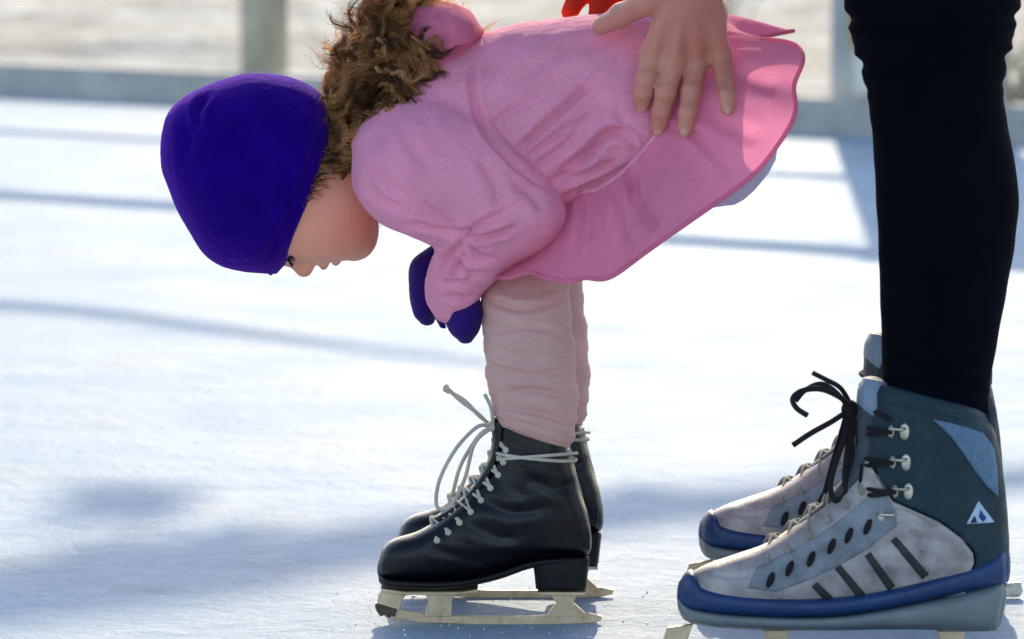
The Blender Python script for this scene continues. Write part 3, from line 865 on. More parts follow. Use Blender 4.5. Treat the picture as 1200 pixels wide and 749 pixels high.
def vtubes(P, r):
    """many thin strands at once: P (k, m, 3), r (k, m)"""
    k_, m, _ = P.shape
    T = np.gradient(P, axis=1); T /= np.linalg.norm(T, axis=2, keepdims=True) + 1e-12
    N = np.cross(T, np.array([.31, .23, .92])); N /= np.linalg.norm(N, axis=2, keepdims=True) + 1e-9; B = np.cross(T, N)
    V = np.stack([P + r[..., None] * (math.cos(a) * N + math.sin(a) * B) for a in (0, 2.0944, 4.1888)], 2)   # k m 3 3
    i = np.arange(k_ * m * 3).reshape(k_, m, 3)
    Q = np.stack([i[:, :-1, :], i[:, :-1, [1, 2, 0]], i[:, 1:, [1, 2, 0]], i[:, 1:, :]], -1).reshape(-1, 4)
    return V.reshape(-1, 3), Q
HV, HQ, HT, hn = [], [], [], [0]
def lock(p, d, L, hr, turns, seed, k_=26, spread=.0028, m=24):
    """a ringlet: fine strands that share one curl"""
    rg = np.random.default_rng(seed); d = d / np.linalg.norm(d)
    a = np.cross(d, (0.2, 1, .1)); a /= np.linalg.norm(a); b = np.cross(d, a)
    t = np.linspace(0, 1, m); ph = rg.random() * 6.28; bend = rg.normal(0, .35, 3)
    o = rg.normal(0, spread * .6, (k_, 3)); Lk = L * rg.uniform(.65, 1.1, k_)[:, None]; hk = hr * rg.uniform(.88, 1.12, k_)[:, None]; dp = rg.normal(0, .13, k_)[:, None]
    c = p + o[:, None, :] * (1 - .35 * t[:, None]) + (t * Lk)[..., None] * d + (t ** 2 * Lk * .5)[..., None] * bend
    h = hk * (.35 + .65 * t)
    P = c + (h * np.cos(turns * 6.28 * t + ph + dp))[..., None] * a + (h * np.sin(turns * 6.28 * t + ph + dp))[..., None] * b
    r = rg.uniform(.00020, .00038, k_)[:, None] * np.sqrt(np.linspace(1, .03, m))
    P = np.concatenate([P, P.mean(0, keepdims=True)]); r = np.concatenate([r, np.linspace(.0022, .0003, m)[None]])   # solid heart of the curl
    V, Q = vtubes(P, r); HT.append(np.repeat(np.clip(rg.random() ** .8 + rg.normal(0, .09, k_ + 1), 0, 1), m * 3)); HV.append(V); HQ.append(Q + hn[0]); hn[0] += len(V)
    return []
rg = np.random.default_rng(5)
idx = rg.choice(len(core[0]), 1500)
for q, i in enumerate(idx[:400]):
    p = core[0][i] - CN[i] * (.002 + .006 * rg.random())
    x, y = PX(p[None]); s = np.clip((210 - y[0]) / 190, 0, 1)
    up = W(flow_px[:, 0], flow_px[:, 1], MID); j = min(3, int(s * 4)); d = up[j + 1] - up[j]; d /= np.linalg.norm(d)
    d = d * (1.1 - .5 * s) + CN[i] * rg.uniform(.05, .5) + rg.normal(0, .25, 3)
    if x[0] > 455 and y[0] > 50: d = d + np.array([.9, -.1, -.1])
    if x[0] < 400: d[0] = abs(d[0])
    hp_parts += lock(p, d, rg.uniform(.032, .058), rg.uniform(.006, .0115), rg.uniform(.9, 1.7), q)
for q in range(420):                              # frizz and loose wisps along the sunlit top
    i = idx[q]; p = core[0][i]; x, y = PX(p[None])
    if y[0] > 170: continue
    if x[0] < 395 and y[0] > 90: continue
    d = CN[i] + np.array([-.2, 0, .4]) + rg.normal(0, .5, 3)
    hp_parts.append(strand(p, d, rg.uniform(.015, .038), rg.uniform(.002, .006), rg.uniform(.8, 2), .00028, q + 5000))
for q in range(150):                              # locks along the hat rim and behind the cheek
    s = rg.random(); side = -1 if rg.random() < .75 else 1
    x0, y0 = 384 - 36 * s, 170 + 66 * s
    o = W(x0, y0, HY + side * .05); h = head_tree.ray_cast(Vector((o[0], HY + side * .3, o[2])), Vector((0, -side, 0)))
    yv = (h[0].y if h[0] is not None else HY + side * .05) + side * rg.uniform(.001, .007)
    p = W(x0 + rg.normal(0, 4), y0 + rg.normal(0, 4), yv)
    d = W(x0 + 22, y0 + 4 + rg.normal(0, 10), yv) - p
    hp_parts.append(strand(p, d, rg.uniform(.014, .034) * (1 - .45 * s), rg.uniform(.001, .003), rg.uniform(.6, 1.4), rg.uniform(.0005, .001), q + 9000))
for q in range(105):                               # curls spilling over the hood
    yy_ = rg.uniform(40, 140); o = W(rg.uniform(440, 502 - max(0, yy_ - 105)), yy_, MID - rg.uniform(.058, .08)); d = np.array([1, rg.normal(-.25, .2), rg.normal(-.15, .3)])
    hp_parts += lock(o, d, rg.uniform(.018, .036), rg.uniform(.005, .008), rg.uniform(.9, 1.5), q + 12000, 20, .002)
v_, f_ = join(hp_parts)
HV.append(v_); HT.append(.35 + .3 * np.sin(np.arange(len(v_)) // 104 * 1.7)); HT = np.concatenate(HT); HV = np.concatenate(HV); HQ = np.concatenate(HQ + [np.array([q for q in f_ if len(q) == 4]) + hn[0]])
me = bpy.data.meshes.new('hair'); me.vertices.add(len(HV)); me.vertices.foreach_set('co', (HV - np.array(world_loc(ch))).astype(np.float32).ravel())
me.loops.add(HQ.size); me.loops.foreach_set('vertex_index', HQ.astype(np.int32).ravel()); me.polygons.add(len(HQ))
me.polygons.foreach_set('loop_start', np.arange(0, HQ.size, 4, dtype=np.int32)); me.polygons.foreach_set('use_smooth', np.ones(len(HQ), bool))
me.update(calc_edges=True); me.attributes.new('tone', 'FLOAT', 'POINT').data.foreach_set('value', HT.astype(np.float32)); me.materials.append(M['hair']); link(bpy.data.objects.new('hair', me), ch)
mkobj('hair_underlayer', *core2[0], M['hair_dark'], ch)

# ---- figure skates
def child_skate(parent):
    foot = loft([(444, 656, 444, 676, .012), (449, 640, 449, 683, .023), (464, 630, 464, 685, .031), (490, 622, 490, 686, .0345), (520, 604, 520, 687, .036), (550, 580, 550, 684, .034),
                 (585, 556, 585, 676, .031), (620, 552, 620, 664, .029), (655, 562, 655, 658, .028), (680, 590, 680, 656, .023), (688, 615, 688, 650, .015)], n=40, pw=2.35, Y=NF, capr=.3)
    shaft = loft([(586, 498, 667, 524, .033), (584, 520, 671, 540, .034), (578, 545, 675, 556, .034), (562, 575, 681, 580, .033), (540, 610, 687, 612, .031), (520, 640, 688, 640, .03)], n=40, pw=2.3, Y=NF, capr=.08)
    lo, hi = bounds(foot, shaft); f = Field(lo, hi, .0018); f.mesh_add(foot, 0); f.mesh_add(shaft, .012)
    b = crease(ruffle(f.mesh(smooth=4), .0005, 60, 4), [([(560, 585), (600, 600), (640, 596)], 1.6, 6), ([(540, 610), (580, 628), (610, 630)], 1.4, 7), ([(500, 640), (530, 650), (575, 660)], 1.0, 5), ([(615, 560), (650, 572), (676, 566)], 1.4, 6)])
    sk = mkobj('ice_skate', *b, M['leather'], parent)
    tr_ = bvh(b)
    sole = loft([(444, 671, 444, 682, .014), (452, 677, 452, 689, .027), (475, 680, 475, 690, .034), (510, 681, 510, 691, .0375), (545, 679, 545, 688, .035), (585, 670, 585, 679, .029), (620, 658, 620, 667, .027), (655, 654, 655, 661, .0275), (690, 652, 690, 660, .018)], n=32, pw=4, Y=NF, capr=.1)
    mkobj('sole', *sole, M['welt'], sk)
    heel = loft([(624, 657, 691, 655, .026), (626, 672, 689, 672, .026), (628, 690, 687, 690, .025)], n=40, pw=5, Y=NF, capr=.03); mkobj('heel', *heel, M['welt'], sk)
    # tongue and laces
    tong = loft([(575, 492, 596, 500, .017), (576, 520, 592, 524, .018), (566, 550, 580, 556, .018), (540, 584, 556, 592, .018), (508, 606, 520, 614, .016)], n=24, Y=NF); mkobj('tongue', *tong, M['leather'], sk)
    ridge = [(500, 615), (513, 606), (526, 595), (539, 583), (551, 570), (562, 556), (571, 541), (577, 526), (580, 512)]
    lc = []; rg = np.random.default_rng(3)
    def onboot(px, py, sgn, lift=.0016):
        o = W(px, py, NF); h = tr_.ray_cast(Vector((o[0], NF + sgn * .2, o[2])), Vector((0, -sgn, 0)))
        return np.array((o[0], (h[0].y + sgn * lift) if h[0] is not None else NF + sgn * .006, o[2]))
    for i, (x, y) in enumerate(ridge):
        for sgn in (-1, 1):
            a = onboot(x + 13, y + 11, sgn); j = min(i + 1, len(ridge) - 1)
            m_ = W(x - 3 + 4, y - 4, NF); b_ = onboot(ridge[j][0] + 13, ridge[j][1] + 10, -sgn)
            m_ = (W(x, y - 3, NF) + W(ridge[j][0], ridge[j][1] - 3, NF)) / 2
            lc.append(tube(catmull(np.array([a, (a + m_) / 2 + W(0, -5, NF) * 0 + (m_ - a) * .1 + np.array([-.0015, 0, .0015]), m_ + np.array([-.001, sgn * .001, .001]), (b_ + m_) / 2 + np.array([-.0015, 0, .0015]), b_]), 16), .0017, 6))
            lc.append(ellipsoid(a, (.0032, .0018, .0032), None, 10, 6))
    # wrap round the ankle, bow and loose ends
    c = W(626, 533, NF); ring = []
    for q in range(41):
        a = q / 40 * 2 * math.pi; ring.append(W(626 + 49 * math.cos(a), 534 + 5 * math.cos(a) + 4 * math.sin(a), NF - .0375 * math.sin(a)))
    lc.append(tube(ring, .0018, 6)); ring = [W(627 + 49 * math.cos(q / 20 * math.pi), 539 + 0 * q - 13 * math.cos(q / 20 * math.pi) * .3 - 4, NF - .038 * math.sin(q / 20 * math.pi)) for q in range(21)]
    lc.append(tube(ring, .0017, 6))
    mkobj('lace', *join(lc), M['cream_lace'], sk); lc = []
    for pts in ([(577, 500, NF - .01), (560, 500, NF - .02), (535, 525, NF - .03), (516, 560, NF - .03), (511, 588, NF - .03), (517, 597, NF - .028), (530, 590, NF - .026), (545, 560, NF - .02), (556, 520, NF - .015), (577, 500, NF - .01)],
                [(575, 498, NF), (562, 488, NF), (545, 470, NF + .005), (527, 459, NF + .01)], [(575, 500, NF), (560, 485, NF - .006), (540, 470, NF - .008), (524, 455, NF - .01)],
                [(575, 500, NF + .005), (560, 512, NF + .02), (540, 545, NF + .03), (530, 580, NF + .03), (524, 598, NF + .028)], [(578, 503, NF - .012), (576, 480, NF - .02), (568, 462, NF - .02)]):
        lc.append(pxtube(pts, NF, .0019, 7))
    for pts in ([(527, 459), (520, 455)], [(524, 455), (521, 452)]): lc.append(pxtube([(p[0], p[1], NF) for p in pts], NF, [.0032, .0026], 7))
    lc.append(ellipsoid(W(577, 500, NF - .008), (.006, .008, .005), None, 12, 8))
    mkobj('lace_bow', *join(lc), M['cream_lace'], sk)
    # piping up the back seam
    mkobj('back_seam', *pxtube([(668, 526), (674, 555), (682, 585), (688, 615), (689, 648)], NF - .004, .0014, 6), M['cream_lace'], sk)
    # blade: sole plates, three stanchions, runner with toe pick
    bl = [slab([(447, 686), (475, 690), (540, 690), (560, 687), (560, 691), (530, 694), (475, 694), (449, 691)], NF, .016), slab([(630, 690.5), (686, 690.5), (686, 694.5), (632, 694.5)], NF, .015),
          slab([(448, 689), (480, 692), (472, 702), (467, 716), (450, 716), (441, 708), (444, 696)], NF, .0032), slab([(498, 692), (538, 692), (530, 703), (529, 722), (497, 722), (502, 706)], NF, .0032),
          slab([(640, 692), (678, 692), (672, 706), (690, 722), (640, 722), (652, 706)], NF, .0032)]
    mkobj('toe_mount', *join([bl[0], bl[2], bl[3]]), M['blade'], sk, False); mkobj('heel_mount', *join([bl[1], bl[4]]), M['blade'], sk, False)
    mkobj('toe_pick', *slab([(439.5, 706), (446, 707), (466, 713), (463, 722), (459, 721), (456, 724), (451, 720), (446, 722), (441, 715)], NF, .0036, .0006), M['steel_dark'], sk, False)
    run = [(440, 706), (444, 709), (470, 714), (500, 719), (560, 722), (620, 722), (660, 719), (690, 718), (706, 722), (704, 727), (690, 730.3), (640, 731.5), (560, 731.5), (490, 729), (466, 725), (461, 727), (457, 722), (452, 724), (449, 719), (444, 720), (443, 714), (439, 713)]
    mkobj('runner', *slab(run, NF, .0021, .0005), M['blade'], sk, False)
    return sk
sk = child_skate(ch)
sk2 = copy_tree(sk, ch); sk2.location = (sk.location.x + .0145, sk.location.y + (FF - NF), 0)

# ================================================================== ADULT
AN, AF = 3.76, 4.10
ADX = .0345
ad = empty('person', (.36, 3.93, 0))
tag(ad, 'adult in black trousers and silver hiking-boot skates holding the child from behind', 'person')

def adult_skate(parent):
    Y = AN
    foot = loft([(799, 692, 799, 716, .012), (807, 676, 807, 722, .026), (825, 664, 825, 728, .037), (860, 652, 860, 730, .044), (900, 637, 900, 732, .048), (940, 610, 940, 733, .048), (980, 577, 980, 732, .044),
                 (1020, 548, 1020, 730, .040), (1060, 540, 1060, 728, .038), (1110, 545, 1110, 726, .037), (1150, 560, 1150, 722, .033), (1170, 590, 1170, 716, .026), (1177, 622, 1177, 708, .016)], n=48, pw=2.4, Y=Y, capr=.3)
    shaft = loft([(1014, 455, 1156, 489, .049), (1010, 478, 1164, 503, .050), (1006, 510, 1169, 523, .049), (1000, 545, 1173, 545, .046), (985, 578, 1178, 582, .043), (962, 625, 1178, 630, .040), (945, 660, 1176, 662, .038)], n=48, pw=2.4, Y=Y, capr=.06)
    lo, hi = bounds(foot, shaft); f = Field(lo, hi, .002); f.mesh_add(foot, 0); f.mesh_add(shaft, .014)
    poly = [(700, 560), (900, 520), (1000, 505), (1030, 560), (1042, 579), (1062, 587), (1095, 602), (1122, 622), (1136, 640), (1138, 652), (1130, 668), (1120, 800), (700, 800)]
    m = f.polymask(poly, Y)
    full = f.mesh(smooth=3); tree = bvh(full)
    quarter = f.mesh(np.maximum(f.a, -m + .0006), 3)
    sk = mkobj('ice_skate', *quarter, M['teal'], parent)
    # vamp stands proud of the ankle, as a sewn overlay does
    vamp = f.mesh(np.maximum(f.a - .0012, m + .0006), 3)
    vamp = crease(ruffle(vamp, .0006, 60, 9), [([(1020, 610), (1060, 600), (1100, 625)], 1.6, 5), ([(1040, 640), (1080, 632), (1115, 640)], 1.5, 6), ([(830, 672), (860, 676), (905, 672)], 1.0, 3), ([(1000, 600), (1012, 625), (1020, 650)], 1.4, 4), ([(905, 672), (955, 655), (1005, 612)], 1.2, 2.6)])
    mkobj('vamp', *vamp, M['silver'], sk)
    vt = bvh(vamp)
    band = loft([(797, 680, 797, 712, .016), (805, 671, 803, 716, .030), (818, 681, 815, 720, .0395), (850, 691, 850, 724, .0475), (900, 696, 900, 727, .0515), (960, 698, 960, 727, .0515), (1010, 694, 1010, 722, .0465), (1060, 684, 1060, 713, .043),
                 (1110, 670, 1110, 702, .041), (1150, 657, 1150, 692, .0375), (1172, 643, 1174, 688, .030), (1179, 640, 1180, 684, .018)], n=44, pw=3.0, Y=Y, capr=.25)
    mkobj('rubber_band', *band, M['blue'], sk)
    gs = loft([(795, 700, 797, 720, .016), (803, 708, 803, 727, .031), (820, 714, 820, 733, .0405), (860, 719, 860, 737, .0485), (920, 722, 920, 739, .0525), (980, 721, 980, 739, .051), (1030, 714, 1030, 738, .0465), (1080, 704, 1080, 738, .0435),
               (1120, 695, 1120, 740, .0415), (1155, 686, 1150, 740, .036), (1174, 680, 1166, 739, .028), (1178, 684, 1169, 736, .018)], n=44, pw=3.4, Y=Y, capr=.2)
    mkobj('sole', *gs, M['greysole'], sk)
    mkobj('toe_cap', *loft([(796, 688, 797, 706, .016), (802, 672, 801, 712, .029), (812, 668, 810, 716, .0375), (822, 682, 820, 718, .0405)], n=36, pw=2.6, Y=Y, capr=.25), M['blue'], sk)
    # panels, grooves, printed mark
    st = [(1086, 482), (1105, 486), (1125, 492), (1146, 501), (1160, 521), (1164, 545), (1165, 577), (1152, 564), (1138, 546), (1124, 525), (1108, 503)]
    mkobj('side_stripe', *panel(st, tree, Y, .0016), M['sky'], sk)
    for (a, b) in (((950, 674), (972, 697)), ((977, 654), (1006, 690)), ((1012, 640), (1041, 681)), ((1042, 622), (1080, 667))):
        d = np.array(b, float) - a; nn = np.array([-d[1], d[0]]) / np.linalg.norm(d) * 5.0
        a, b = np.array(a, float), np.array(b, float)
        mkobj('groove', *panel([a + nn * .8, b + nn, b - nn, a - nn * .8], vt, Y, .0009, .002), M['slash'], sk)
    mkobj('logo', *panel([(1141, 580), (1147, 588), (1160, 605.5), (1127, 605.5), (1134, 593)], tree, Y, .0015, .002, thick=.0008), M['logo'], sk)
    mkobj('logo', *panel([(1143, 590), (1150, 600), (1146, 604), (1141, 598)], tree, Y, .0021, .002, thick=.0006), M['logo2'], sk)
    mkobj('logo', *panel([(1131, 604.5), (1136, 596), (1139, 604.5)], tree, Y, .0021, .002, thick=.0006), M['teal'], sk)
    mkobj('collar', *loft([(1012, 468, 1160, 498, .0515), (1014, 458, 1158, 490, .052), (1019, 450, 1154, 482, .049)], n=48, pw=2.4, Y=Y, capr=.1), M['teal'], sk)
    mkobj('pull_tab', *loft([(1150, 462, 1163, 466, .009), (1156, 482, 1168, 484, .009), (1158, 506, 1168, 507, .008)], n=20, pw=3, Y=Y), M['tongue'], sk)
    tong = loft([(1012, 444, 1040, 452, .03), (1006, 456, 1042, 470, .033), (1003, 485, 1040, 492, .034), (1000, 520, 1036, 530, .032), (990, 556, 1020, 566, .03), (968, 585, 990, 598, .026), (935, 612, 955, 622, .022)], n=32, pw=2.6, Y=Y)
    mkobj('tongue', *ruffle(tong, .0012, 50, 3), M['tongue'], sk)
    mkobj('tongue_top', *loft([(1011, 443, 1042, 450, .032), (1005, 456, 1045, 468, .036), (1004, 474, 1046, 486, .037), (1008, 486, 1044, 496, .034)], n=32, pw=2.6, Y=Y, capr=.2), M['tongue_pale'], sk)
    mkobj('eyestay', *panel([(872, 678), (884, 655), (915, 640), (950, 622), (985, 598), (1012, 575), (1032, 570), (1043, 588), (1046, 606), (1012, 634), (975, 655), (935, 672), (905, 682)], vt, Y, .0010, .0025), M['eyestay'], sk)
    et = vt
    # hooks and eyelets
    def onb(px, py, sgn, lift=.002, tr_=None):
        o = W(px, py, Y); h = (tr_ or tree).ray_cast(Vector((o[0], Y + sgn * .2, o[2])), Vector((0, -sgn, 0)))
        return np.array((o[0], (h[0].y + sgn * lift) if h[0] is not None else Y + sgn * .01, o[2]))
    for sgn in (-1, 1):
        for (x, y) in ((1047, 497), (1049, 533), (1052, 567), (1036, 597)):
            p = onb(x, y, sgn, .001); a = onb(x + 7, y, sgn, .001)
            h_ = [ellipsoid(a, (.0046, .0020, .0078), None, 14, 8), ellipsoid(p + np.array([-.0065, 0, 0]), (.0034, .0022, .0060), None, 12, 8),
                  tube(catmull(np.array([a + np.array([0, sgn * .002, .003]), a + np.array([-.004, sgn * .007, .003]), p + np.array([-.006, sgn * .006, .003]), p + np.array([-.0085, sgn * .001, .003])]), 10), .0017, 7)]
            if (x, y) == (1036, 597): h_ = [(v * 1, q) for v, q in h_[1:]]
            mkobj('hook', *join(h_), M['metal'], sk)
    rid = [(893, 640), (916, 628), (940, 609), (962, 590), (983, 572), (1000, 552)]
    eyes = [(899, 668), (921, 655), (946, 644), (970, 630), (990, 618), (1012, 608)]
    lc, ey = [], []
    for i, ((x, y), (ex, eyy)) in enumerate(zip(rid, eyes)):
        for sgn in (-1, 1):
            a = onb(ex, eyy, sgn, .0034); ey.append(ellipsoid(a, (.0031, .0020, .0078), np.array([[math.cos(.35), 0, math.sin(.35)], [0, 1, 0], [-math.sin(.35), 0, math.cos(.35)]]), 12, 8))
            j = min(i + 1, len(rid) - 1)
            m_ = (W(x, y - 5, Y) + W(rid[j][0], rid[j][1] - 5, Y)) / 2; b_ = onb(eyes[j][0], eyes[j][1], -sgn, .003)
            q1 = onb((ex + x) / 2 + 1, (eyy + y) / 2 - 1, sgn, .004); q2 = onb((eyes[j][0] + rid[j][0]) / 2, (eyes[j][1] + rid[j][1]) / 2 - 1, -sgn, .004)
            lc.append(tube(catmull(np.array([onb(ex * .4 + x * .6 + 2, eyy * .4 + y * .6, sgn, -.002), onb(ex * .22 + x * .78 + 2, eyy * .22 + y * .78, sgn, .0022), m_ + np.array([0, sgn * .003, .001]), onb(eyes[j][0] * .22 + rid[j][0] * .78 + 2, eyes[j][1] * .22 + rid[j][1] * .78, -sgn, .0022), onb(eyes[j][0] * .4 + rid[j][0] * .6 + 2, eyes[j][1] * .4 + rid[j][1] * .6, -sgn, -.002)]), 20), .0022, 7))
    for e_ in ey: mkobj('eyelet', *e_, M['dark_lace'], sk)
    mkobj('lace', *join(lc), M['sunlit_dark_lace'], sk); lc = []
    for (x, y) in ((1040, 497), (1042, 533), (1045, 567)):          # laces across the shaft front
        for dy in (-5, 22):
            a = onb(x, y, -1, .005); b_ = onb(x, y + dy, 1, .005); m_ = W(1000 + (y - 497) * -.08, y + dy / 2, Y)
            lc.append(tube(catmull(np.array([a, onb(1020, y + dy * .2, -1, .006), m_, onb(1020, y + dy * .8, 1, .006), b_]), 18), .0021, 7))
    mkobj('lace', *join(lc), M['dark_lace'], sk); lc = []
    kn = Y - .01
    for pts, r in (([(996, 478, kn), (985, 466, kn - .02), (962, 456, kn - .03), (940, 458, kn - .03), (929, 467, kn - .03), (933, 478, kn - .03), (946, 487, kn - .028)], .0026), ([(996, 480, kn), (980, 460, kn), (962, 450, kn + .006), (944, 457, kn + .01), (932, 470, kn + .01)], .0024),
                   ([(998, 476, kn), (985, 455, kn + .005), (968, 445, kn + .01), (952, 437, kn + .01)], .0023), ([(996, 480, kn), (975, 494, kn - .012), (950, 508, kn - .02), (929, 522, kn - .02)], .0026),
                   ([(994, 482, kn), (990, 510, kn - .012), (980, 540, kn - .016), (973, 568, kn - .02), (978, 586, kn - .02), (990, 580, kn - .018), (996, 550, kn - .014), (998, 515, kn - .01), (998, 482, kn)], .0027),
                   ([(998, 482, kn), (1006, 515, kn - .014), (1010, 550, kn - .02), (1006, 582, kn - .022), (996, 592, kn - .02), (990, 560, kn - .016), (994, 520, kn - .012), (997, 484, kn)], .0026),
                   ([(992, 484, kn), (982, 520, kn + .01), (972, 555, kn + .012), (966, 578, kn + .012)], .0024), ([(1000, 478, kn), (1020, 480, kn - .02), (1042, 492, kn - .04)], .0024)):
        lc.append(pxtube(pts, Y, r, 7))
    lc.append(ellipsoid(W(996, 480, kn), (.008, .009, .009), None, 14, 10))
    mkobj('lace_bow', *join(lc), M['dark_lace'], sk)
    # blade
    gy = 780
    bl = [slab([(782, 735), (812, 731), (806, 748), (808, 764), (784, 764), (776, 752)], Y, .0035), slab([(893, 738), (926, 738), (920, 752), (924, 768), (890, 768), (898, 752)], Y, .0035), slab([(1098, 739), (1132, 739), (1128, 752), (1140, 768), (1092, 768), (1102, 752)], Y, .0035),
          slab([(796, 733), (930, 739), (930, 743), (796, 737.5)], Y, .010), slab([(1085, 739.5), (1160, 739.5), (1160, 743.5), (1085, 743.5)], Y, .010)]
    [mkobj('blade_post', *q, M['blade'], sk, False) for q in bl[:3]]
    run = [(772, 748), (780, 756), (800, 762), (900, 765), (1100, 765), (1150, 762), (1204, 759), (1207, 770), (1203, 778), (1100, gy), (900, gy), (800, gy - 3), (778, 770)]
    mkobj('runner', *slab(run, Y, .0023, .0005), M['steel'], sk, False)
    return sk
ask = adult_skate(ad)
ask2 = copy_tree(ask, ad); ask2.location = (ask.location.x + ADX, ask.location.y + (AF - AN), 0)

# ---- trousers: two legs, knees bunched, up to the hips
def tleg(Y):
    S = [(1000, -560, 1330, -500, .115), (985, -400, 1275, -360, .105), (978, -250, 1235, -240, .095), (980, -110, 1205, -110, .082), (986, -40, 1200, -40, .076), (992, 10, 1195, 8, .072), (1000, 50, 1187, 45, .068), (1012, 90, 1178, 82, .062), (1018, 125, 1177, 120, .060),
         (1023, 170, 1186, 172, .062), (1026, 225, 1194, 226, .063), (1029, 280, 1190, 282, .060), (1031, 340, 1180, 340, .056), (1033, 400, 1169, 400, .050), (1034, 445, 1161, 446, .047), (1036, 470, 1158, 484, .045)]
    def wv(s, t, px, py, yy, c, Yc):
        y = py.mean(); k_ = math.exp(-((y - 50) / 55) ** 2)
        n1 = .016 * np.sin(y / 4.2 + 2 * np.sin(t)) + .014 * np.sin(y / 7.3 + 1.5 * np.cos(2 * t)) + .010 * np.sin(y / 2.6 + np.cos(t) * 3)
        w = 1 + k_ * n1 * 1.9 + .004 * np.sin(y / 9 + 2 * np.sin(t))
        return c[0] + (px - c[0]) * w, py, Yc + (yy - Yc) * w
    return loft([s + (Y,) for s in S], n=56, rings=260, pw=2.15, wave=wv, capr=.2)
LV = tleg(AN)
LV2 = (LV[0] + np.array([ADX * .9, AF - AN, .0]), LV[1])
# bring both thighs to a common pelvis
def gather(VF, sgn):
    V, F = VF; V = V.copy(); k_ = np.clip((V[:, 2] - .55) / .4, 0, 1) ** 1.3; V[:, 1] += sgn * k_ * .075; return V, F
LV, LV2 = gather(LV, 1), gather(LV2, -1)
pel = [ellipsoid((.44, 3.93, .93), (.135, .19, .14), None, 40, 24)]
lo, hi = bounds(LV, LV2, pel[0]); f = Field(lo, hi, .003); f.mesh_add(LV, 0); f.mesh_add(LV2, .02); f.mesh_add(pel[0], .03)
tro = f.mesh(smooth=1)
tro = crease(tro, [([(1030, 200), (1060, 190), (1110, 205)], 2, 6), ([(1040, 320), (1090, 330), (1150, 318)], 2, 7), ([(1040, 420), (1100, 430), (1150, 415)], 2.5, 6), ([(1040, 450), (1100, 446), (1150, 452)], 2.5, 6)])
mkobj('trousers', *tro, M['trouser'], ad)
# ---- arms and hands, shoulders and head (out of the picture above, but there)
lo = np.array((-.30, 3.66, .42)); hi = np.array((.42, 4.30, 1.42))
f = Field((-.02, 3.70, .44), (.36, 4.26, 1.14), .0022)
trees = [dress_tree, skirt_tree]
def fy(px, py, r, guess=3.93):
    p = W(px, py, guess)
    return surfY(trees, p[0], p[2], guess) - r * .9
def hand_pt(px, py, r, lift=0.0):
    y = fy(px, py, r) - lift; return W(px, py, y)
hand_near = []
fingers = [  # (px, py, radius, lift) knuckle to tip
    [(764, 66, .0105, .016), (757, 92, .0098, .014), (753, 108, .0090, .008), (752, 120, .0080, .002)],
    [(788, 74, .0108, .018), (780, 108, .0098, .014), (775, 130, .0088, .006), (772, 148, .0078, .001)],
    [(815, 74, .0105, .016), (810, 108, .0096, .012), (806, 132, .0086, .006), (803, 151, .0076, .001)],
    [(843, 66, .0095, .012), (850, 96, .0085, .008), (852, 113, .0078, .005), (853, 127, .0068, .001)]]
kn = []
tips = []
for ch_ in fingers:
    P = []
    for (x, y, r, l) in ch_: P.append((hand_pt(x, y, r, l), r))
    for i in range(1, len(P)):                     # never let a joint jump deep behind the last one
        p, r = P[i]
        if abs(p[1] - P[i - 1][0][1]) > .02: p = W(ch_[i][0], ch_[i][1], P[i - 1][0][1] + math.copysign(.02, p[1] - P[i - 1][0][1])); P[i] = (p, r)
    kn.append(P)
wrist = W(815, -52, 3.872)
ymin = min(P[0][0][1] for P in kn)
for P in kn:
    P[0] = (np.array([P[0][0][0], min(P[0][0][1], ymin + .012), P[0][0][2]]), P[0][1])
for P in kn:
    for i in range(len(P) - 1): f.cone(P[i][0], P[i + 1][0], P[i][1], P[i + 1][1], .0022)
    for i in (0, 1, 2): f.ell(P[i][0] + np.array([0, -.001, 0]), (P[i][1] * .97,) * 3, .003)
    base_ = P[0][0] * .25 + wrist * .75
    f.cone(P[0][0], base_, P[0][1] * 1.12, .0135, .007)
f.cone(W(808, 20, ymin + .006), W(815, -40, 3.874), .019, .021, .02)
f.cone(W(790, 5, ymin + .008), W(833, 10, ymin + .01), .016, .014, .02)
# thumb leaves the side of the palm near the wrist
T = [(788, -22, 3.885, .0155), (758, 2, 3.90, .0125), (728, 18, 3.925, .0105), (704, 31, 3.94, .0085)]
TP = [(W(a, b, c), r) for a, b, c, r in T]
for i in range(3): f.cone(TP[i][0], TP[i + 1][0], TP[i][1], TP[i + 1][1], .005)
f.ell(TP[2][0], (.0112,) * 3, .003)
elbow, shl = np.array((.19, 3.74, .84)), np.array((.085, 3.765, 1.05))
f.cone(wrist, W(822, -110, 3.85), .024, .028, .012); f.cone(W(822, -110, 3.85), elbow, .028, .040, .02); f.cone(elbow, shl, .042, .05, .02)
# far hand steadies the child from behind
wr2 = np.array((.135, 4.125, .665)); el2, sh2 = np.array((.18, 4.17, .85)), np.array((.085, 4.095, 1.05))
FT = [[(722, -12, 4.115), (703, 5, 4.10), (699, 20, 4.085)], [(700, -18, 4.12), (676, -2, 4.105), (668, 14, 4.09)], [(745, -14, 4.125), (738, 10, 4.14), (735, 24, 4.15)], [(764, -12, 4.13), (763, 12, 4.15), (763, 28, 4.16)]]
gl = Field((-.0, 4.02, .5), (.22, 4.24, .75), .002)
for A_ in FT:
    P = [W(*a) for a in A_]
    f.cone(P[0], P[1], .008, .0075, .003); f.cone(P[1], P[2], .0075, .0065, .003); f.cone(P[0], wr2, .009, .014, .008)
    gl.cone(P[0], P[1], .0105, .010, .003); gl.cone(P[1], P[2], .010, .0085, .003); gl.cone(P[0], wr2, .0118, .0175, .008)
P = [W(735, -30, 4.10), W(770, -15, 4.07), W(800, -8, 4.05)]
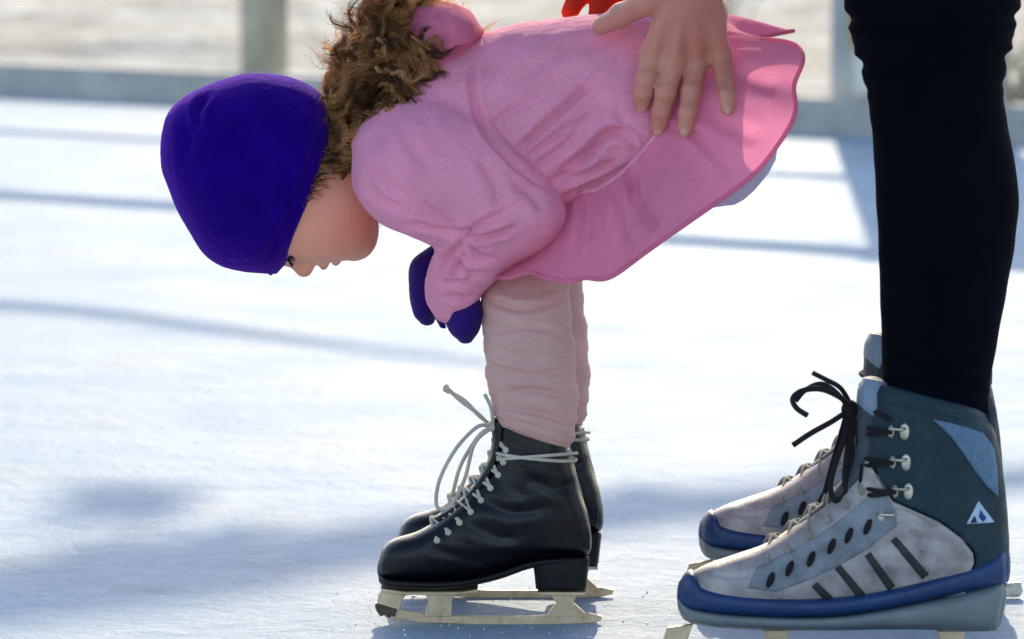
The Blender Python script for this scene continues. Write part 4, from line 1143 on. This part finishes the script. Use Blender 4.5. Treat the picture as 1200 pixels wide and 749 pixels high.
f.cone(wr2, P[1], .012, .008, .008); gl.cone(wr2, P[1], .0155, .011, .008)
f.cone(wr2, wr2 + (el2 - wr2) * .4, .022, .028, .012); f.cone(wr2 + (el2 - wr2) * .4, el2, .028, .04, .02); f.cone(el2, sh2, .042, .05, .02)
f.cone(shl, sh2, .05, .05, .03)
M['skin_adult'] = skin('adult_skin', (.60, .25, .175), (.60, .185, .13), 70)
hb = f.mesh(smooth=3)
# creases over finger joints, tendons
cl = []
for P_, ch_ in zip(kn, fingers):
    for i in (1, 2):
        x, y = ch_[i][0], ch_[i][1]
        for o in (-3, 0, 3): cl.append(([(x - 9, y + o + 1), (x, y + o - 1), (x + 9, y + o + 1)], .7, 1.5))
for i in range(3):
    a, b = fingers[i], fingers[i + 1]; cl.append(([((a[0][0] + b[0][0]) / 2, 72), ((a[0][0] + b[0][0]) / 2 * .7 + 815 * .3, 25)], 2.2, 7))
hb = crease(hb, cl)
# neck and head above, one body with the arms
f2 = Field((-.30, 3.78, .98), (.14, 4.08, 1.36), .004)
f2.cone(((shl + sh2) / 2 + (.0, 0, .0)), (-.03, 3.93, 1.12), .06, .05, .03); f2.cone((-.03, 3.93, 1.12), (-.09, 3.93, 1.16), .05, .048, .02)
f2.ell((-.14, 3.93, 1.19), (.105, .075, .09), .02); f2.ell((-.16, 3.93, 1.13), (.06, .055, .06), .02); f2.ell((-.20, 3.93, 1.105), (.018, .014, .018), .01)
hd = f2.mesh(smooth=2)
mkobj('body', *join([hb, hd]), M['skin_adult'], ad)
f3 = Field((-.32, 3.78, 1.05), (.0, 4.08, 1.38), .005); f3.ell((-.125, 3.93, 1.215), (.115, .088, .095), .02); f3.ell((-.06, 3.93, 1.2), (.07, .075, .09), .02)
mkobj('hair', *ruffle(f3.mesh(smooth=1), .004, 60, 4), M['hair_dark'], ad)
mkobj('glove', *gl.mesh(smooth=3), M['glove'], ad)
for P_ in kn:
    tip, r = P_[-1]; pv = P_[-2][0]; d = (tip - pv) / np.linalg.norm(tip - pv)
    nrm = np.array([0, -1, 0]) - d * np.dot([0, -1, 0], d); nrm /= np.linalg.norm(nrm); sd = np.cross(d, nrm)
    mkobj('fingernail', *ellipsoid(tip + d * r * .25 + nrm * r * .62, (r * .62, r * .85, r * .38), np.stack([sd, d, nrm], 1), 16, 10), M['nail'], ad)
# jacket
f4 = Field((-.1, 3.62, .66), (.64, 4.30, 1.26), .005)
f4.cone((.42, 3.93, .95), (.08, 3.93, 1.07), .145, .12, .03); f4.cone((.40, 3.87, .95), (.08, 3.82, 1.06), .11, .09, .05); f4.cone((.40, 3.99, .95), (.08, 4.04, 1.06), .11, .09, .05)
f4.cone(shl, elbow, .075, .058, .03); f4.cone(elbow, W(822, -120, 3.85) * .75 + elbow * .25, .058, .046, .02)
f4.cone(sh2, el2, .075, .058, .03); f4.cone(el2, el2 * .45 + wr2 * .55, .058, .046, .02)
mkobj('jacket', *ruffle(f4.mesh(smooth=2), .005, 28, 5), M['jacket'], ad)

# ---- ice shavings round the skates: too many to count
rg = np.random.default_rng(11); parts = []
for q in range(90):
    if q < 90: c = G(rg.uniform(380, 760), rg.uniform(690, 748))
    else: c = G(rg.uniform(0, 1200), rg.uniform(520, 748))
    s = rg.uniform(.0004, .001); V, F = box(-1, 1, -1, 1, -1, 1); V = V * s * rg.uniform(.5, 1.4, 3) + rg.normal(0, s * .3, V.shape); parts.append((V + np.array(c) + (0, 0, s * .5), F))
tag(mkobj('ice_shavings', *join(parts), M['shav'], None, False), 'scattered ice shavings scraped up around the skates', 'ice shavings', None, 'stuff')

# ================================================================== LIGHT
w = bpy.data.worlds.new('World'); SC.world = w; w.use_nodes = True
nt = w.node_tree; bg = nt.nodes['Background']; sky = nt.nodes.new('ShaderNodeTexSky'); sky.sky_type = 'NISHITA'; sky.sun_disc = False
sky.sun_elevation = SUN_EL; sky.sun_rotation = SUN_AZ; sky.air_density = 1.0; sky.dust_density = 1.0
nt.links.new(sky.outputs[0], bg.inputs['Color']); bg.inputs['Strength'].default_value = .15
sun = bpy.data.lights.new('sun', 'SUN'); so = bpy.data.objects.new('sun', sun); COL.objects.link(so)
sun.energy = 2.6; sun.angle = R(.5); sun.color = (1, .865, .64)
so.rotation_euler = (-toSun).to_track_quat('-Z', 'Y').to_euler(); so.location = (0, 20, 12)
vs = SC.view_settings; SC.display_settings.display_device = 'sRGB'
vs.view_transform = 'Standard'; vs.look = 'None'; vs.gamma = 1; vs.use_curve_mapping = False; vs.exposure = 1.1
SC.cycles.max_bounces = 8; SC.cycles.use_denoising = True
